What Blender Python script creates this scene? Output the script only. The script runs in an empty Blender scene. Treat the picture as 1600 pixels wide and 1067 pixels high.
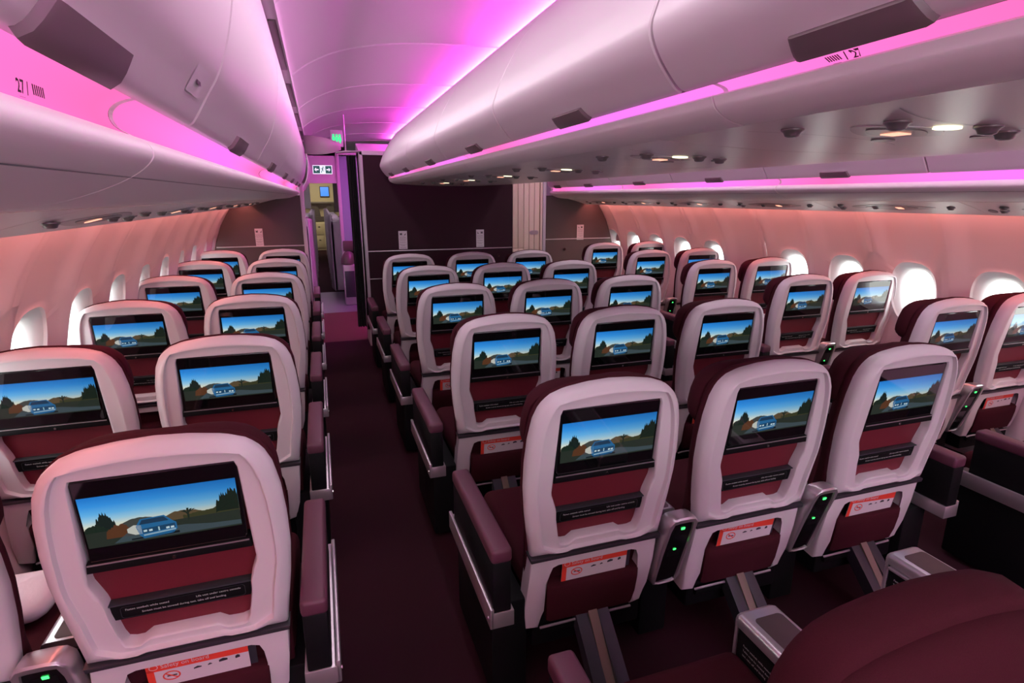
import bpy, bmesh, math, random
from math import sin, cos, pi, radians
from mathutils import Vector, Matrix
random.seed(7)
S = bpy.context.scene
C = S.collection
H = 1.6            # height of the camera above the cabin floor
XC = 1.343         # centre line of the cabin
PITCH = 0.967

# ------------------------------------------------------------------ camera
cam_d = bpy.data.cameras.new('camera')
cam = bpy.data.objects.new('camera', cam_d)
C.objects.link(cam)
cam_d.sensor_fit = 'HORIZONTAL'
cam_d.sensor_width = 36.0
cam_d.lens = 36.0 * 880.0 / 1600.0
cam_d.clip_start = 0.02
cam_d.clip_end = 200
th, ps = radians(14.373), radians(18.446)
F = Vector((sin(ps) * cos(th), cos(ps) * cos(th), -sin(th)))
cam.location = (0, 0, H)
cam.rotation_mode = 'QUATERNION'
cam.rotation_quaternion = F.to_track_quat('-Z', 'Y')
S.camera = cam

# ------------------------------------------------------------------ world, exposure
W = bpy.data.worlds.new('world')
S.world = W
W.use_nodes = True
nt = W.node_tree
bg = nt.nodes['Background']
bg.inputs[0].default_value = (0.93, 0.97, 1.0, 1)
bg.inputs[1].default_value = 9.5
S.view_settings.view_transform = 'Standard'
S.view_settings.look = 'None'
S.view_settings.exposure = 0.0
S.view_settings.gamma = 1.0
S.view_settings.use_curve_mapping = False
S.cycles.max_bounces = 8
S.cycles.diffuse_bounces = 5
S.cycles.glossy_bounces = 3
S.cycles.transparent_max_bounces = 12
S.cycles.use_denoising = True
S.cycles.sample_clamp_indirect = 4.0


def area_light(name, loc, direction, sx, sy, power, col):
    d = bpy.data.lights.new(name, 'AREA')
    d.shape = 'RECTANGLE'
    d.size, d.size_y = sx, sy
    d.energy = power
    d.color = col
    o = bpy.data.objects.new(name, d)
    C.objects.link(o)
    o.location = loc
    o.rotation_mode = 'QUATERNION'
    o.rotation_quaternion = Vector(direction).to_track_quat('-Z', 'Y')
    return o


# added fill light: an unseen panel behind the camera, a strip over each aisle
area_light('rear_fill_light', (1.0, -2.3, 1.85), (0.05, 1, -0.02), 3.6, 0.8, 60, (0.97, 0.95, 1.0))
area_light('aisle_fill_light', (0.32, 2.6, 2.34), (0, 0, -1), 0.10, 6.5, 20, (1.0, 0.86, 0.93))
area_light('aisle_fill_light', (2.37, 2.6, 2.34), (0, 0, -1), 0.10, 6.5, 20, (1.0, 0.86, 0.93))
area_light('galley_lamp', (0.0, 17.6, 2.1), (0, 0.3, -1), 1.0, 0.6, 20, (1.0, 0.86, 0.6))
area_light('forward_fill_light', (0.1, 13.0, 2.15), (0, 0, -1), 0.3, 4.0, 22, (1.0, 0.75, 0.9))  # added fill brightening the far suites, not a visible fixture


# ------------------------------------------------------------------ materials
def mat(name, col, rough=0.5, metal=0.0, emis=None, estr=0.0, coat=0.0, bump=0.0, bscale=200.0, var=0.0, spec=0.5):
    m = bpy.data.materials.new(name)
    m.use_nodes = True
    n = m.node_tree.nodes
    l = m.node_tree.links
    p = n['Principled BSDF']
    p.inputs['Base Color'].default_value = (*col, 1)
    p.inputs['Roughness'].default_value = rough
    p.inputs['Metallic'].default_value = metal
    p.inputs['Specular IOR Level'].default_value = spec
    if coat:
        p.inputs['Coat Weight'].default_value = coat
        p.inputs['Coat Roughness'].default_value = 0.08
    if emis:
        p.inputs['Emission Color'].default_value = (*emis, 1)
        p.inputs['Emission Strength'].default_value = estr
    if bump or var:
        tc = n.new('ShaderNodeTexCoord')
        nz = n.new('ShaderNodeTexNoise')
        nz.inputs['Scale'].default_value = bscale
        nz.inputs['Detail'].default_value = 3
        l.new(tc.outputs['Object'], nz.inputs['Vector'])
        if bump:
            b = n.new('ShaderNodeBump')
            b.inputs['Strength'].default_value = bump
            b.inputs['Distance'].default_value = 0.002
            l.new(nz.outputs['Fac'], b.inputs['Height'])
            l.new(b.outputs['Normal'], p.inputs['Normal'])
        if var:
            mx = n.new('ShaderNodeMix')
            mx.data_type = 'RGBA'
            mx.inputs[6].default_value = tuple(c * (1 - var) for c in col) + (1,)
            mx.inputs[7].default_value = tuple(min(1, c * (1 + var)) for c in col) + (1,)
            l.new(nz.outputs['Fac'], mx.inputs[0])
            l.new(mx.outputs[2], p.inputs['Base Color'])
    return m


M = {}
M['shell'] = mat('warm_white_plastic', (0.60, 0.57, 0.585), 0.42, bump=0.03, bscale=900)
M['band'] = mat('dark_grey_band', (0.07, 0.065, 0.075), 0.35, 0.5)
M['fabric'] = mat('maroon_fabric', (0.046, 0.010, 0.014), 0.9, bump=0.35, bscale=700, var=0.25, spec=0.08)
M['leather'] = mat('oxblood_leather', (0.13, 0.016, 0.024), 0.5, bump=0.12, bscale=350, var=0.1, spec=0.3)
M['pad'] = mat('plum_leather', (0.085, 0.026, 0.045), 0.5, bump=0.08, bscale=400)
M['black'] = mat('black_plastic', (0.004, 0.0045, 0.005), 0.6, bump=0.1, bscale=600, spec=0.15)
M['glossblack'] = mat('gloss_black', (0.006, 0.006, 0.007), 0.12)
M['glass'] = mat('screen_glass', (0.004, 0.004, 0.005), 0.04, spec=0.55)
M['silver'] = mat('brushed_silver', (0.55, 0.52, 0.54), 0.32, 0.75)
M['chrome'] = mat('chrome', (0.8, 0.78, 0.76), 0.15, 1.0)
M['grey'] = mat('grey_metal', (0.045, 0.055, 0.06), 0.4, 0.4)
M['beige'] = mat('beige_cover', (0.17, 0.135, 0.10), 0.6)
M['inlay'] = mat('brown_inlay', (0.06, 0.045, 0.038), 0.35, var=0.4, bscale=14)
M['letter'] = mat('pale_lettering', (0.55, 0.58, 0.55), 0.6)
M['led'] = mat('green_led', (0.0, 0.2, 0.02), 0.4, emis=(0.05, 1.0, 0.15), estr=3.0)
M['card'] = mat('card_white', (0.62, 0.58, 0.60), 0.5)
M['cardred'] = mat('card_red', (0.75, 0.06, 0.035), 0.5)
M['carddark'] = mat('card_print', (0.03, 0.03, 0.04), 0.5)
M['bin'] = mat('bin_white', (0.70, 0.68, 0.68), 0.36, bump=0.02, bscale=900)
M['fascia'] = mat('fascia_grey', (0.84, 0.83, 0.81), 0.42, bump=0.02, bscale=900)
M['psu'] = mat('service_panel_grey', (0.78, 0.76, 0.73), 0.30, 0.2)
M['psudark'] = mat('service_panel_dark', (0.16, 0.155, 0.15), 0.3, 0.2)
M['psurim'] = mat('service_panel_rim', (0.40, 0.38, 0.37), 0.3, 0.2)
M['latch'] = mat('latch_brown_grey', (0.15, 0.12, 0.12), 0.4)
M['seam'] = mat('seam_dark', (0.03, 0.02, 0.025), 0.7)
M['ceil'] = mat('ceiling_white', (0.72, 0.70, 0.72), 0.5)
M['wall'] = mat('sidewall_white', (0.80, 0.74, 0.74), 0.5, bump=0.02, bscale=500)
M['reveal'] = mat('window_reveal', (0.82, 0.82, 0.82), 0.4)
M['shade'] = mat('window_shade', (0.45, 0.30, 0.30), 0.6)
M['plum'] = mat('partition_plum', (0.036, 0.016, 0.021), 0.6, bump=0.25, bscale=260, var=0.15, spec=0.15)
M['slate'] = mat('bulkhead_taupe', (0.115, 0.092, 0.09), 0.6, bump=0.2, bscale=260, var=0.12, spec=0.2)
M['cream'] = mat('cream_panel', (0.86, 0.74, 0.57), 0.4)
M['curtain'] = mat('black_curtain', (0.008, 0.007, 0.009), 0.95, bump=0.2)
M['curtain2'] = mat('brown_curtain', (0.02, 0.013, 0.013), 0.95, spec=0.1)
M['header'] = mat('header_grey', (0.34, 0.31, 0.30), 0.45)
M['paper'] = mat('notice_paper', (0.72, 0.70, 0.72), 0.6)
M['suite'] = mat('suite_wall', (0.55, 0.50, 0.55), 0.4)
M['blanket'] = mat('pale_blanket', (0.62, 0.57, 0.60), 0.9, bump=0.4, bscale=60)
M['lamp'] = mat('reading_lamp', (0.8, 0.8, 0.6), 0.4, emis=(1.0, 0.93, 0.6), estr=2.0)
M['seatsign'] = mat('lit_sign', (0.5, 0.2, 0.15), 0.4, emis=(1.0, 0.42, 0.28), estr=1.6)
M['signgreen'] = mat('sign_green', (0.0, 0.3, 0.1), 0.4, emis=(0.02, 0.85, 0.22), estr=1.3)
M['signwhite'] = mat('sign_white', (0.6, 0.7, 0.7), 0.4, emis=(0.75, 0.95, 0.92), estr=1.0)
M['signdark'] = mat('sign_dark_green', (0.01, 0.08, 0.06), 0.4, emis=(0.01, 0.09, 0.07), estr=0.8)
M['bluescreen'] = mat('blue_display', (0.02, 0.1, 0.4), 0.3, emis=(0.05, 0.28, 0.95), estr=0.9)
M['galley'] = mat('galley_cream', (0.50, 0.42, 0.26), 0.45)
M['galleydark'] = mat('galley_dark', (0.07, 0.055, 0.045), 0.4)
M['paleblue'] = mat('pale_lavender_panel', (0.24, 0.33, 0.40), 0.5)
M['vinyl'] = mat('blue_grey_vinyl', (0.11, 0.115, 0.14), 0.5)


def carpet():
    m = mat('plum_carpet', (0.028, 0.009, 0.013), 0.95, bump=0.6, bscale=900, var=0.35, spec=0.1)
    return m


M['carpet'] = carpet()
M['carpet2'] = mat('rust_carpet', (0.10, 0.055, 0.042), 0.95, bump=0.5, bscale=900, var=0.2, spec=0.1)


def strip_mat(name, phase, estr=1.0):
    """LED strip whose hue drifts between violet and hot pink along its length."""
    m = bpy.data.materials.new(name)
    m.use_nodes = True
    n, l = m.node_tree.nodes, m.node_tree.links
    n.clear()
    out = n.new('ShaderNodeOutputMaterial')
    e = n.new('ShaderNodeEmission')
    tc = n.new('ShaderNodeTexCoord')
    sp = n.new('ShaderNodeSeparateXYZ')
    mt = n.new('ShaderNodeMath')
    mt.operation = 'MULTIPLY_ADD'
    mt.inputs[1].default_value = 1.0
    mt.inputs[2].default_value = phase
    sn = n.new('ShaderNodeMath')
    sn.operation = 'PINGPONG'
    sn.inputs[1].default_value = 1.0
    cr = n.new('ShaderNodeValToRGB')
    cr.color_ramp.elements[0].color = (0.92, 0.19, 0.88, 1)
    cr.color_ramp.elements[1].color = (1.0, 0.15, 0.46, 1)
    el = cr.color_ramp.elements.new(0.45)
    el.color = (1.0, 0.20, 0.72, 1)
    l.new(tc.outputs['Object'], sp.inputs[0])
    l.new(sp.outputs['Y'], mt.inputs[0])
    l.new(mt.outputs[0], sn.inputs[0])
    l.new(sn.outputs[0], cr.inputs[0])
    l.new(cr.outputs[0], e.inputs[0])
    e.inputs[1].default_value = estr
    l.new(e.outputs[0], out.inputs[0])
    return m


M['stripC'] = strip_mat('centre_led_strip', 0.55, 1.25)
M['stripL'] = strip_mat('left_led_strip', 0.1, 1.2)
M['stripR'] = strip_mat('right_led_strip', 0.35, 1.2)


def emit(name, col, s):
    m = bpy.data.materials.new(name)
    m.use_nodes = True
    n, l = m.node_tree.nodes, m.node_tree.links
    n.clear()
    out = n.new('ShaderNodeOutputMaterial')
    e = n.new('ShaderNodeEmission')
    e.inputs[0].default_value = (*col, 1)
    e.inputs[1].default_value = s
    l.new(e.outputs[0], out.inputs[0])
    return m


M['cove'] = emit('cove_led', (0.95, 0.07, 0.74), 85.0)
M['wallwash'] = emit('sidewall_led', (1.0, 0.26, 0.22), 20.0)

# window pane: mostly clear, a little shine
m = bpy.data.materials.new('window_pane')
m.use_nodes = True
n, l = m.node_tree.nodes, m.node_tree.links
n.clear()
out = n.new('ShaderNodeOutputMaterial')
mx = n.new('ShaderNodeMixShader')
tr = n.new('ShaderNodeBsdfTransparent')
gl = n.new('ShaderNodeBsdfGlossy')
gl.inputs['Roughness'].default_value = 0.05
mx.inputs[0].default_value = 0.06
l.new(tr.outputs[0], mx.inputs[1])
l.new(gl.outputs[0], mx.inputs[2])
l.new(mx.outputs[0], out.inputs[0])
M['pane'] = m

# picture on the displays: colour stored per corner, glowing behind glass
m = bpy.data.materials.new('film_picture')
m.use_nodes = True
n, l = m.node_tree.nodes, m.node_tree.links
p = n['Principled BSDF']
p.inputs['Base Color'].default_value = (0.003, 0.003, 0.003, 1)
p.inputs['Roughness'].default_value = 0.05
at = n.new('ShaderNodeVertexColor')
at.layer_name = 'Col'
l.new(at.outputs['Color'], p.inputs['Emission Color'])
p.inputs['Emission Strength'].default_value = 1.0
M['film'] = m


# ------------------------------------------------------------------ mesh helpers
class MB:
    def __init__(self):
        self.v, self.f, self.m, self.mats = [], [], [], []

    def mi(self, k):
        if k not in self.mats:
            self.mats.append(k)
        return self.mats.index(k)

    def add(self, vs, fs, k):
        b = len(self.v)
        i = self.mi(k)
        self.v += [tuple(x) for x in vs]
        for f in fs:
            self.f.append([b + q for q in f])
            self.m.append(i)

    def box(self, x0, x1, y0, y1, z0, z1, k, r=0.0, seg=2, xf=None):
        bm = bmesh.new()
        bmesh.ops.create_cube(bm, size=1.0)
        for v in bm.verts:
            v.co = Vector(((x0 + x1) / 2 + v.co.x * (x1 - x0), (y0 + y1) / 2 + v.co.y * (y1 - y0),
                           (z0 + z1) / 2 + v.co.z * (z1 - z0)))
        r = min(r, 0.49 * min(abs(x1 - x0), abs(y1 - y0), abs(z1 - z0)))
        if r > 0:
            bmesh.ops.bevel(bm, geom=bm.edges[:], offset=r, segments=seg, profile=0.5, affect='EDGES')
        self.bm(bm, k, xf)

    def bm(self, bm, k, xf=None):
        bm.verts.index_update()
        vs = [xf(*v.co) if xf else tuple(v.co) for v in bm.verts]
        fs = [[v.index for v in f.verts] for f in bm.faces]
        bm.free()
        self.add(vs, fs, k)

    def prism(self, poly, w0, w1, k, xf, r=0.0, seg=2):
        """polygon (u,v) extruded w0..w1, mapped by xf(u,v,w)"""
        bm = bmesh.new()
        a = [bm.verts.new((u, v, w0)) for u, v in poly]
        b = [bm.verts.new((u, v, w1)) for u, v in poly]
        nn = len(poly)
        bm.faces.new(a[::-1])
        top = bm.faces.new(b)
        for i in range(nn):
            j = (i + 1) % nn
            bm.faces.new((a[i], a[j], b[j], b[i]))
        if r > 0:
            bmesh.ops.bevel(bm, geom=list(top.edges), offset=r, segments=seg, profile=0.5, affect='EDGES')
        bmesh.ops.recalc_face_normals(bm, faces=bm.faces[:])
        self.bm(bm, k, xf)

    def loft(self, rings, k, xf=None, cap0=False, cap1=False, closed=True):
        nn = len(rings[0])
        vs, fs = [], []
        for r in rings:
            vs += [xf(*p) if xf else p for p in r]
        for a in range(len(rings) - 1):
            for i in range(nn if closed else nn - 1):
                j = (i + 1) % nn
                fs.append([a * nn + i, a * nn + j, (a + 1) * nn + j, (a + 1) * nn + i])
        if cap0:
            fs.append(list(range(nn))[::-1])
        if cap1:
            fs.append([(len(rings) - 1) * nn + i for i in range(nn)])
        self.add(vs, fs, k)

    def tube(self, pts, r, k, n=8, xf=None):
        rings = []
        pts = [Vector(p) for p in pts]
        for i, p in enumerate(pts):
            d = (pts[min(i + 1, len(pts) - 1)] - pts[max(i - 1, 0)]).normalized()
            up = Vector((0, 0, 1)) if abs(d.z) < 0.9 else Vector((1, 0, 0))
            a = d.cross(up).normalized()
            b = d.cross(a).normalized()
            rr = r[i] if isinstance(r, (list, tuple)) else r
            rings.append([tuple(p + rr * (cos(2 * pi * t / n) * a + sin(2 * pi * t / n) * b)) for t in range(n)])
        self.loft(rings, k, xf, True, True)

    def mesh(self, name, smooth=35):
        me = bpy.data.meshes.new(name)
        me.from_pydata(self.v, [], self.f)
        for k in self.mats:
            me.materials.append(M[k])
        me.polygons.foreach_set('material_index', self.m)
        bm = bmesh.new()
        bm.from_mesh(me)
        bmesh.ops.recalc_face_normals(bm, faces=bm.faces[:])
        if smooth:
            lim = radians(smooth)
            for f in bm.faces:
                f.smooth = True
            for e in bm.edges:
                if len(e.link_faces) == 2:
                    e.smooth = e.calc_face_angle(0) < lim
                else:
                    e.smooth = False
        bm.to_mesh(me)
        bm.free()
        me.update()
        return me

    def build(self, name, parent=None, smooth=35):
        o = bpy.data.objects.new(name, self.mesh(name, smooth))
        C.objects.link(o)
        o.parent = parent
        return o


def text_mesh(body, size, xf, k, mb, align='LEFT', bold=0.0):
    cu = bpy.data.curves.new('lettering', 'FONT')
    cu.body = body
    cu.size = size
    cu.align_x = align
    cu.resolution_u = 2
    cu.offset = bold
    o = bpy.data.objects.new('lettering', cu)
    C.objects.link(o)
    dg = bpy.context.evaluated_depsgraph_get()
    me = bpy.data.meshes.new_from_object(o.evaluated_get(dg))
    vs = [xf(v.co.x, v.co.y) for v in me.vertices]
    fs = [list(p.vertices) for p in me.polygons]
    mb.add(vs, fs, k)
    bpy.data.objects.remove(o)
    bpy.data.curves.remove(cu)
    bpy.data.meshes.remove(me)


def thing(name, label, cat, loc=(0, 0, 0), group=None):
    o = bpy.data.objects.new(name, None)
    o.empty_display_size = 0.1
    C.objects.link(o)
    o.location = loc
    o['label'] = label
    o['category'] = cat
    if group:
        o['group'] = group
    return o


def tag(o, label, cat, group=None):
    o['label'] = label
    o['category'] = cat
    if group:
        o['group'] = group
    return o


def struct(o):
    o['kind'] = 'structure'
    return o


def copy_tree(o, parent=None):
    c = o.copy()
    C.objects.link(c)
    c.parent = parent
    for ch in list(o.children):
        copy_tree(ch, c)
    return c


def smoothpts(pts, sub=6, closed=False):
    out = []
    n_ = len(pts)
    rng = range(n_ if closed else n_ - 1)
    for i in rng:
        if closed:
            p0, p1, p2, p3 = pts[i - 1], pts[i], pts[(i + 1) % n_], pts[(i + 2) % n_]
        else:
            p0, p1, p2, p3 = pts[max(i - 1, 0)], pts[i], pts[i + 1], pts[min(i + 2, n_ - 1)]
        for s in range(sub):
            t = s / sub
            out.append(tuple(0.5 * ((2 * p1[k]) + (-p0[k] + p2[k]) * t + (2 * p0[k] - 5 * p1[k] + 4 * p2[k] - p3[k]) * t * t
                                    + (-p0[k] + 3 * p1[k] - 3 * p2[k] + p3[k]) * t ** 3) for k in range(len(p1))))
    if not closed:
        out.append(tuple(pts[-1]))
    return out


def polar(poly, c, n_):
    """n_ points on a star-shaped polygon around c"""
    out = []
    for i in range(n_):
        a = 2 * pi * i / n_
        dx, dy = cos(a), sin(a)
        best = None
        for j in range(len(poly)):
            x1, y1 = poly[j][0] - c[0], poly[j][1] - c[1]
            x2, y2 = poly[(j + 1) % len(poly)][0] - c[0], poly[(j + 1) % len(poly)][1] - c[1]
            ex, ey = x2 - x1, y2 - y1
            den = dx * ey - dy * ex
            if abs(den) < 1e-12:
                continue
            t = (x1 * ey - y1 * ex) / den
            s = (x1 * dy - y1 * dx) / den
            if t > 0 and -1e-9 <= s <= 1 + 1e-9 and (best is None or t > best):
                best = t
        out.append((c[0] + dx * best, c[1] + dy * best))
    return out


def inset(ring, c, d):
    out = []
    for x, y in ring:
        r = math.hypot(x - c[0], y - c[1])
        k = (r - d) / r
        out.append((c[0] + (x - c[0]) * k, c[1] + (y - c[1]) * k))
    return out


def roundrect(x0, x1, y0, y1, r, seg=5):
    pts = []
    for cx, cy, a0 in ((x1 - r, y1 - r, 0), (x0 + r, y1 - r, 90), (x0 + r, y0 + r, 180), (x1 - r, y0 + r, 270)):
        for s in range(seg + 1):
            a = radians(a0 + 90 * s / seg)
            pts.append((cx + r * cos(a), cy + r * sin(a)))
    return pts


def interp(tab, x):
    for (a, b), (c, d) in zip(tab, tab[1:]):
        if (a - x) * (c - x) <= 0:
            return b + (d - b) * (x - a) / (c - a)
    return tab[0][1] if abs(x - tab[0][0]) < abs(x - tab[-1][0]) else tab[-1][1]


# ================================================================== THE ROOM
Y0, Y1 = -2.8, 7.15
WALLTAB = [(2.50, 0.95), (2.30, 1.72), (2.12, 1.95), (1.90, 2.06), (1.70, 2.16), (1.60, 2.22), (1.475, 2.30), (1.38, 2.36), (1.29, 2.41),
           (1.12, 2.475), (0.97, 2.515), (0.80, 2.55), (0.60, 2.56), (0.40, 2.56), (0.20, 2.53), (0.0, 2.47)]
ws = smoothpts([(b, a) for a, b in WALLTAB[4:]], 5)
WD = [(z, d) for d, z in ws]
WD_HI = WALLTAB[:5]


def wallD(z):
    return interp(WD, z) if z <= 1.70 else interp(WD_HI, z)


BAY = 0.533
WZ = 0.955


def sidewall(side, y_first, skip, name):
    mb = MB()

    def P(y, z, o):
        u = ((y - y_first) / BAY)
        rib = -0.048 * max(0.0, math.cos(2 * pi * (u + 0.5))) ** 2     # ribs between the windows
        rib += 0.016 * math.exp(-(((u / 2 + 0.75) % 1.0 - 0.5) * 2 * BAY / 0.02) ** 2)   # panel joints
        fade = max(0.0, min(1.0, (z - 0.1) / 0.3))
        return (XC + side * (wallD(z) + o + rib * fade), y, z)
    nb0 = int(math.floor((Y0 - y_first) / BAY)) + 1
    nb1 = int(math.floor((Y1 - y_first) / BAY + 0.5))
    wins = []
    ysub = 24
    for b in range(nb0, nb1 + 1):
        yc = y_first + b * BAY
        ya, yb = yc - BAY / 2, yc + BAY / 2
        has = b not in skip and b >= -2
        zr = [0.0, 0.1, 0.2, 0.3, 0.4, 0.5, 0.6, 0.69]
        zt = [1.22, 1.27, 1.32, 1.37, 1.42, 1.47, 1.52, 1.6, 1.70, 1.9, 2.12, 2.3, 2.5]
        ys = [ya + (yb - ya) * i / ysub for i in range(ysub + 1)]
        for zs in (zr, zt):
            mb.loft([[P(y, z, 0) for y in ys] for z in zs], 'wall', closed=False)
        if not has:
            zs = [0.69 + (1.22 - 0.69) * i / 8 for i in range(9)]
            mb.loft([[P(y, z, 0) for y in ys] for z in zs], 'wall', closed=False)
            continue
        # rectangle boundary with ysub*4 points matched to the oval
        zs = [0.69 + (1.22 - 0.69) * i / ysub for i in range(ysub + 1)]
        rect = [(y, zs[0]) for y in ys[:-1]] + [(ys[-1], z) for z in zs[:-1]] + \
               [(y, zs[-1]) for y in ys[::-1][:-1]] + [(ys[0], z) for z in zs[::-1][:-1]]

        def oval(k):
            out = []
            for (y, z) in rect:
                a = math.atan2((z - WZ) / 1.0, (y - yc) / 1.0)
                ca, sa = cos(a), sin(a)
                A, B = 0.106 + 0.112 * (k - 1), 0.157 + 0.112 * (k - 1)
                e = 2.7
                r = (abs(ca / A) ** e + abs(sa / B) ** e) ** (-1 / e)
                out.append((yc + r * ca, WZ + r * sa))
            return out
        mid = [((a[0] + b_[0]) / 2, (a[1] + b_[1]) / 2) for a, b_ in zip(rect, oval(1.55))]
        rings = [[P(y, z, 0) for y, z in rect], [P(y, z, 0) for y, z in mid],
                 [P(y, z, 0.0) for y, z in oval(1.58)], [P(y, z, -0.005) for y, z in oval(1.52)],
                 [P(y, z, 0.004) for y, z in oval(1.44)]]
        mb.loft(rings, 'wall')
        rings = [[P(y, z, 0.004) for y, z in oval(1.44)], [P(y, z, 0.022) for y, z in oval(1.22)],
                 [P(y, z, 0.045) for y, z in oval(1.06)], [P(y, z, 0.075) for y, z in oval(1.0)],
                 [P(y, z, 0.085) for y, z in oval(1.02)]]
        mb.loft(rings, 'reveal')
        wins.append((yc, oval, P))
    o = struct(mb.build(name, smooth=50))
    return o, wins


wl, winsL = sidewall(-1, 2.70, [], 'wall_left')
wr, winsR = sidewall(1, 2.25, [4], 'wall_right')
wn = 0
for side, wins in ((-1, winsL), (1, winsR)):
    for yc, oval, P in wins:
        wn += 1
        w = bpy.data.objects.new('window_%d' % wn, None)
        C.objects.link(w)
        struct(w)
        mb = MB()
        a, b = oval(1.03), oval(0.93)
        mb.loft([[P(y, z, 0.078) for y, z in a], [P(y, z, 0.072) for y, z in b], [P(y, z, 0.085) for y, z in b]], 'reveal')
        c_ = oval(0.985)
        d_ = oval(0.965)
        mb.loft([[P(y, z, 0.0745) for y, z in c_], [P(y, z, 0.0735) for y, z in d_]], 'header')
        mb.build('window_frame', w)
        mb = MB()
        mb.add([P(y, z, 0.09) for y, z in oval(1.04)], [list(range(len(a)))], 'pane')
        mb.build('window_pane', w, 0)
        mb = MB()
        dz = 0.03 + 0.035 * ((wn * 7) % 3)
        pts = [(y, z) for y, z in oval(0.97)]
        sh = [(y, max(z, WZ + 0.15 - dz)) for y, z in pts]
        mb.loft([[P(y, z, 0.080) for y, z in sh], [P(y, z, 0.084) for y, z in sh]], 'shade', cap0=True, cap1=True)
        mb.build('window_shade', w)

# outside: pale concrete apron seen through the windows
mb = MB()
mb.box(-60, 60, -60, 60, -4.6, -4.5, 'vinyl')
M['apron'] = mat('concrete_apron', (0.7, 0.68, 0.62), 0.9, var=0.1, bscale=0.3)
mb2 = MB()
for sx in (-1, 1):
    mb2.box(XC + sx * 4.2 - 1.0 * (sx < 0), XC + sx * 4.2 + 1.0 * (sx > 0), -4, 12, -3.2, -3.0, 'apron')
mb = MB()
mb.add([(-60, -60, -4.5), (60, -60, -4.5), (60, 60, -4.5), (-60, 60, -4.5)], [[0, 1, 2, 3]], 'apron')
o = mb.build('floor_outside', smooth=0)
o.name = 'ground'
struct(o)

# floor: plum carpet, blue-grey vinyl by the doors, plum carpet again
mb = MB()
mb.box(XC - 2.5, XC + 2.5, Y0, 6.55, -0.05, 0, 'carpet')
mb.box(XC - 2.5, XC + 2.5, 6.55, 8.3, -0.05, 0, 'carpet2')
mb.box(XC - 2.5, XC + 2.5, 8.3, 10.2, -0.05, 0.0, 'vinyl')
mb.box(XC - 2.5, XC + 2.5, 10.2, 20, -0.05, 0.0, 'carpet')
struct(mb.build('floor', smooth=0))

# hull closing the space above, ahead and behind
mb = MB()
mb.box(XC - 1.3, XC + 1.3, Y0, 20, 2.5, 2.55, 'ceil')
struct(mb.build('ceiling', smooth=0)).name = 'ceiling_upper'
mb = MB()
mb.box(XC - 2.7, XC + 2.7, Y0 - 0.05, Y0, 0, 2.55, 'shell')
struct(mb.build('wall_back', smooth=0))
mb = MB()
mb.box(XC - 2.7, XC + 2.7, 19.95, 20, 0, 2.55, 'galley')
mb.box(XC - 2.7, XC - 2.6, 7.15, 20, 0, 2.55, 'suite')
mb.box(XC + 2.6, XC + 2.7, 7.15, 20, 0, 2.55, 'suite')
mb.box(XC - 2.7, XC - 1.25, 7.0, 20, 2.5, 2.55, 'suite')
mb.box(XC + 1.25, XC + 2.7, 7.0, 20, 2.5, 2.55, 'suite')
struct(mb.build('wall_forward', smooth=0))

# ceiling: arched panels with raised joint ribs
cz = [(-0.085, 0.605), (-0.075, 0.630), (0.0, 0.685), (0.10, 0.735), (0.20, 0.770), (0.32, 0.797), (0.45, 0.817), (0.60, 0.830),
      (0.80, 0.838), (1.0, 0.842), (1.343, 0.842)]
prof = smoothpts([(x, z + H) for x, z in cz], 3)
prof = prof + [(2 * XC - x, z) for x, z in prof[::-1][1:]]
mb = MB()
joints = [-2.6, -1.4, -0.2, 1.0, 2.2, 3.43, 4.65, 5.85, 7.05, 8.25, 9.3]
for a, b in zip(joints, joints[1:]):
    rings = []
    for y, o in ((a, 0.0), (a + 0.004, 0.005), (a + 0.022, 0.005), (a + 0.03, 0), (b - 0.004, 0), (b, 0.006)):
        rings.append([(x, y, z - o) for x, z in prof])
    mb.loft(rings, 'ceil', closed=False)
struct(mb.build('ceiling', smooth=40))
# long rails where the ceiling meets the outer bins
for i, sgn in enumerate((-1, 1)):
    mb = MB()
    xf = (lambda x, y, z: (x, y, z)) if sgn < 0 else (lambda x, y, z: (2 * XC - x, y, z))
    mb.box(-0.125, -0.085, Y0, 9.2, H + 0.612, H + 0.632, 'bin', 0.004, xf=xf)
    mb.box(-0.165, -0.120, Y0, 9.2, H + 0.625, H + 0.66, 'seam', xf=xf)
    for j in joints[:-1]:
        mb.box(-0.122, -0.095, j + 0.18, j + 1.02, H + 0.606, H + 0.614, 'latch', 0.002, xf=xf)
    struct(mb.build('trim_%d' % (i + 1)))

# ================================================================== OVERHEAD BINS
DOOR_C = smoothpts([(0.650, 0.198), (0.668, 0.206), (0.703, 0.245), (0.724, 0.280), (0.731, 0.310), (0.721, 0.345), (0.697, 0.405),
                    (0.626, 0.529), (0.545, 0.630), (0.44, 0.700), (0.33, 0.745), (0.20, 0.765)], 4)      # (distance from centre line, dz)
# outer bins are written as (x of the left-hand bin, dz)
DOOR_O = smoothpts([(-0.205, 0.116), (-0.190, 0.122), (-0.166, 0.161), (-0.141, 0.203), (-0.122, 0.256), (-0.109, 0.314), (-0.100, 0.38),
                    (-0.099, 0.45), (-0.106, 0.52), (-0.122, 0.575), (-0.155, 0.62), (-0.22, 0.65)], 4)


def mapC(sgn):
    return lambda d, y, z: (XC + sgn * d, y, H + z)


def mapO(sgn):
    return lambda x, y, z: ((x if sgn < 0 else 2 * XC - x), y, H + z)


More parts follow.
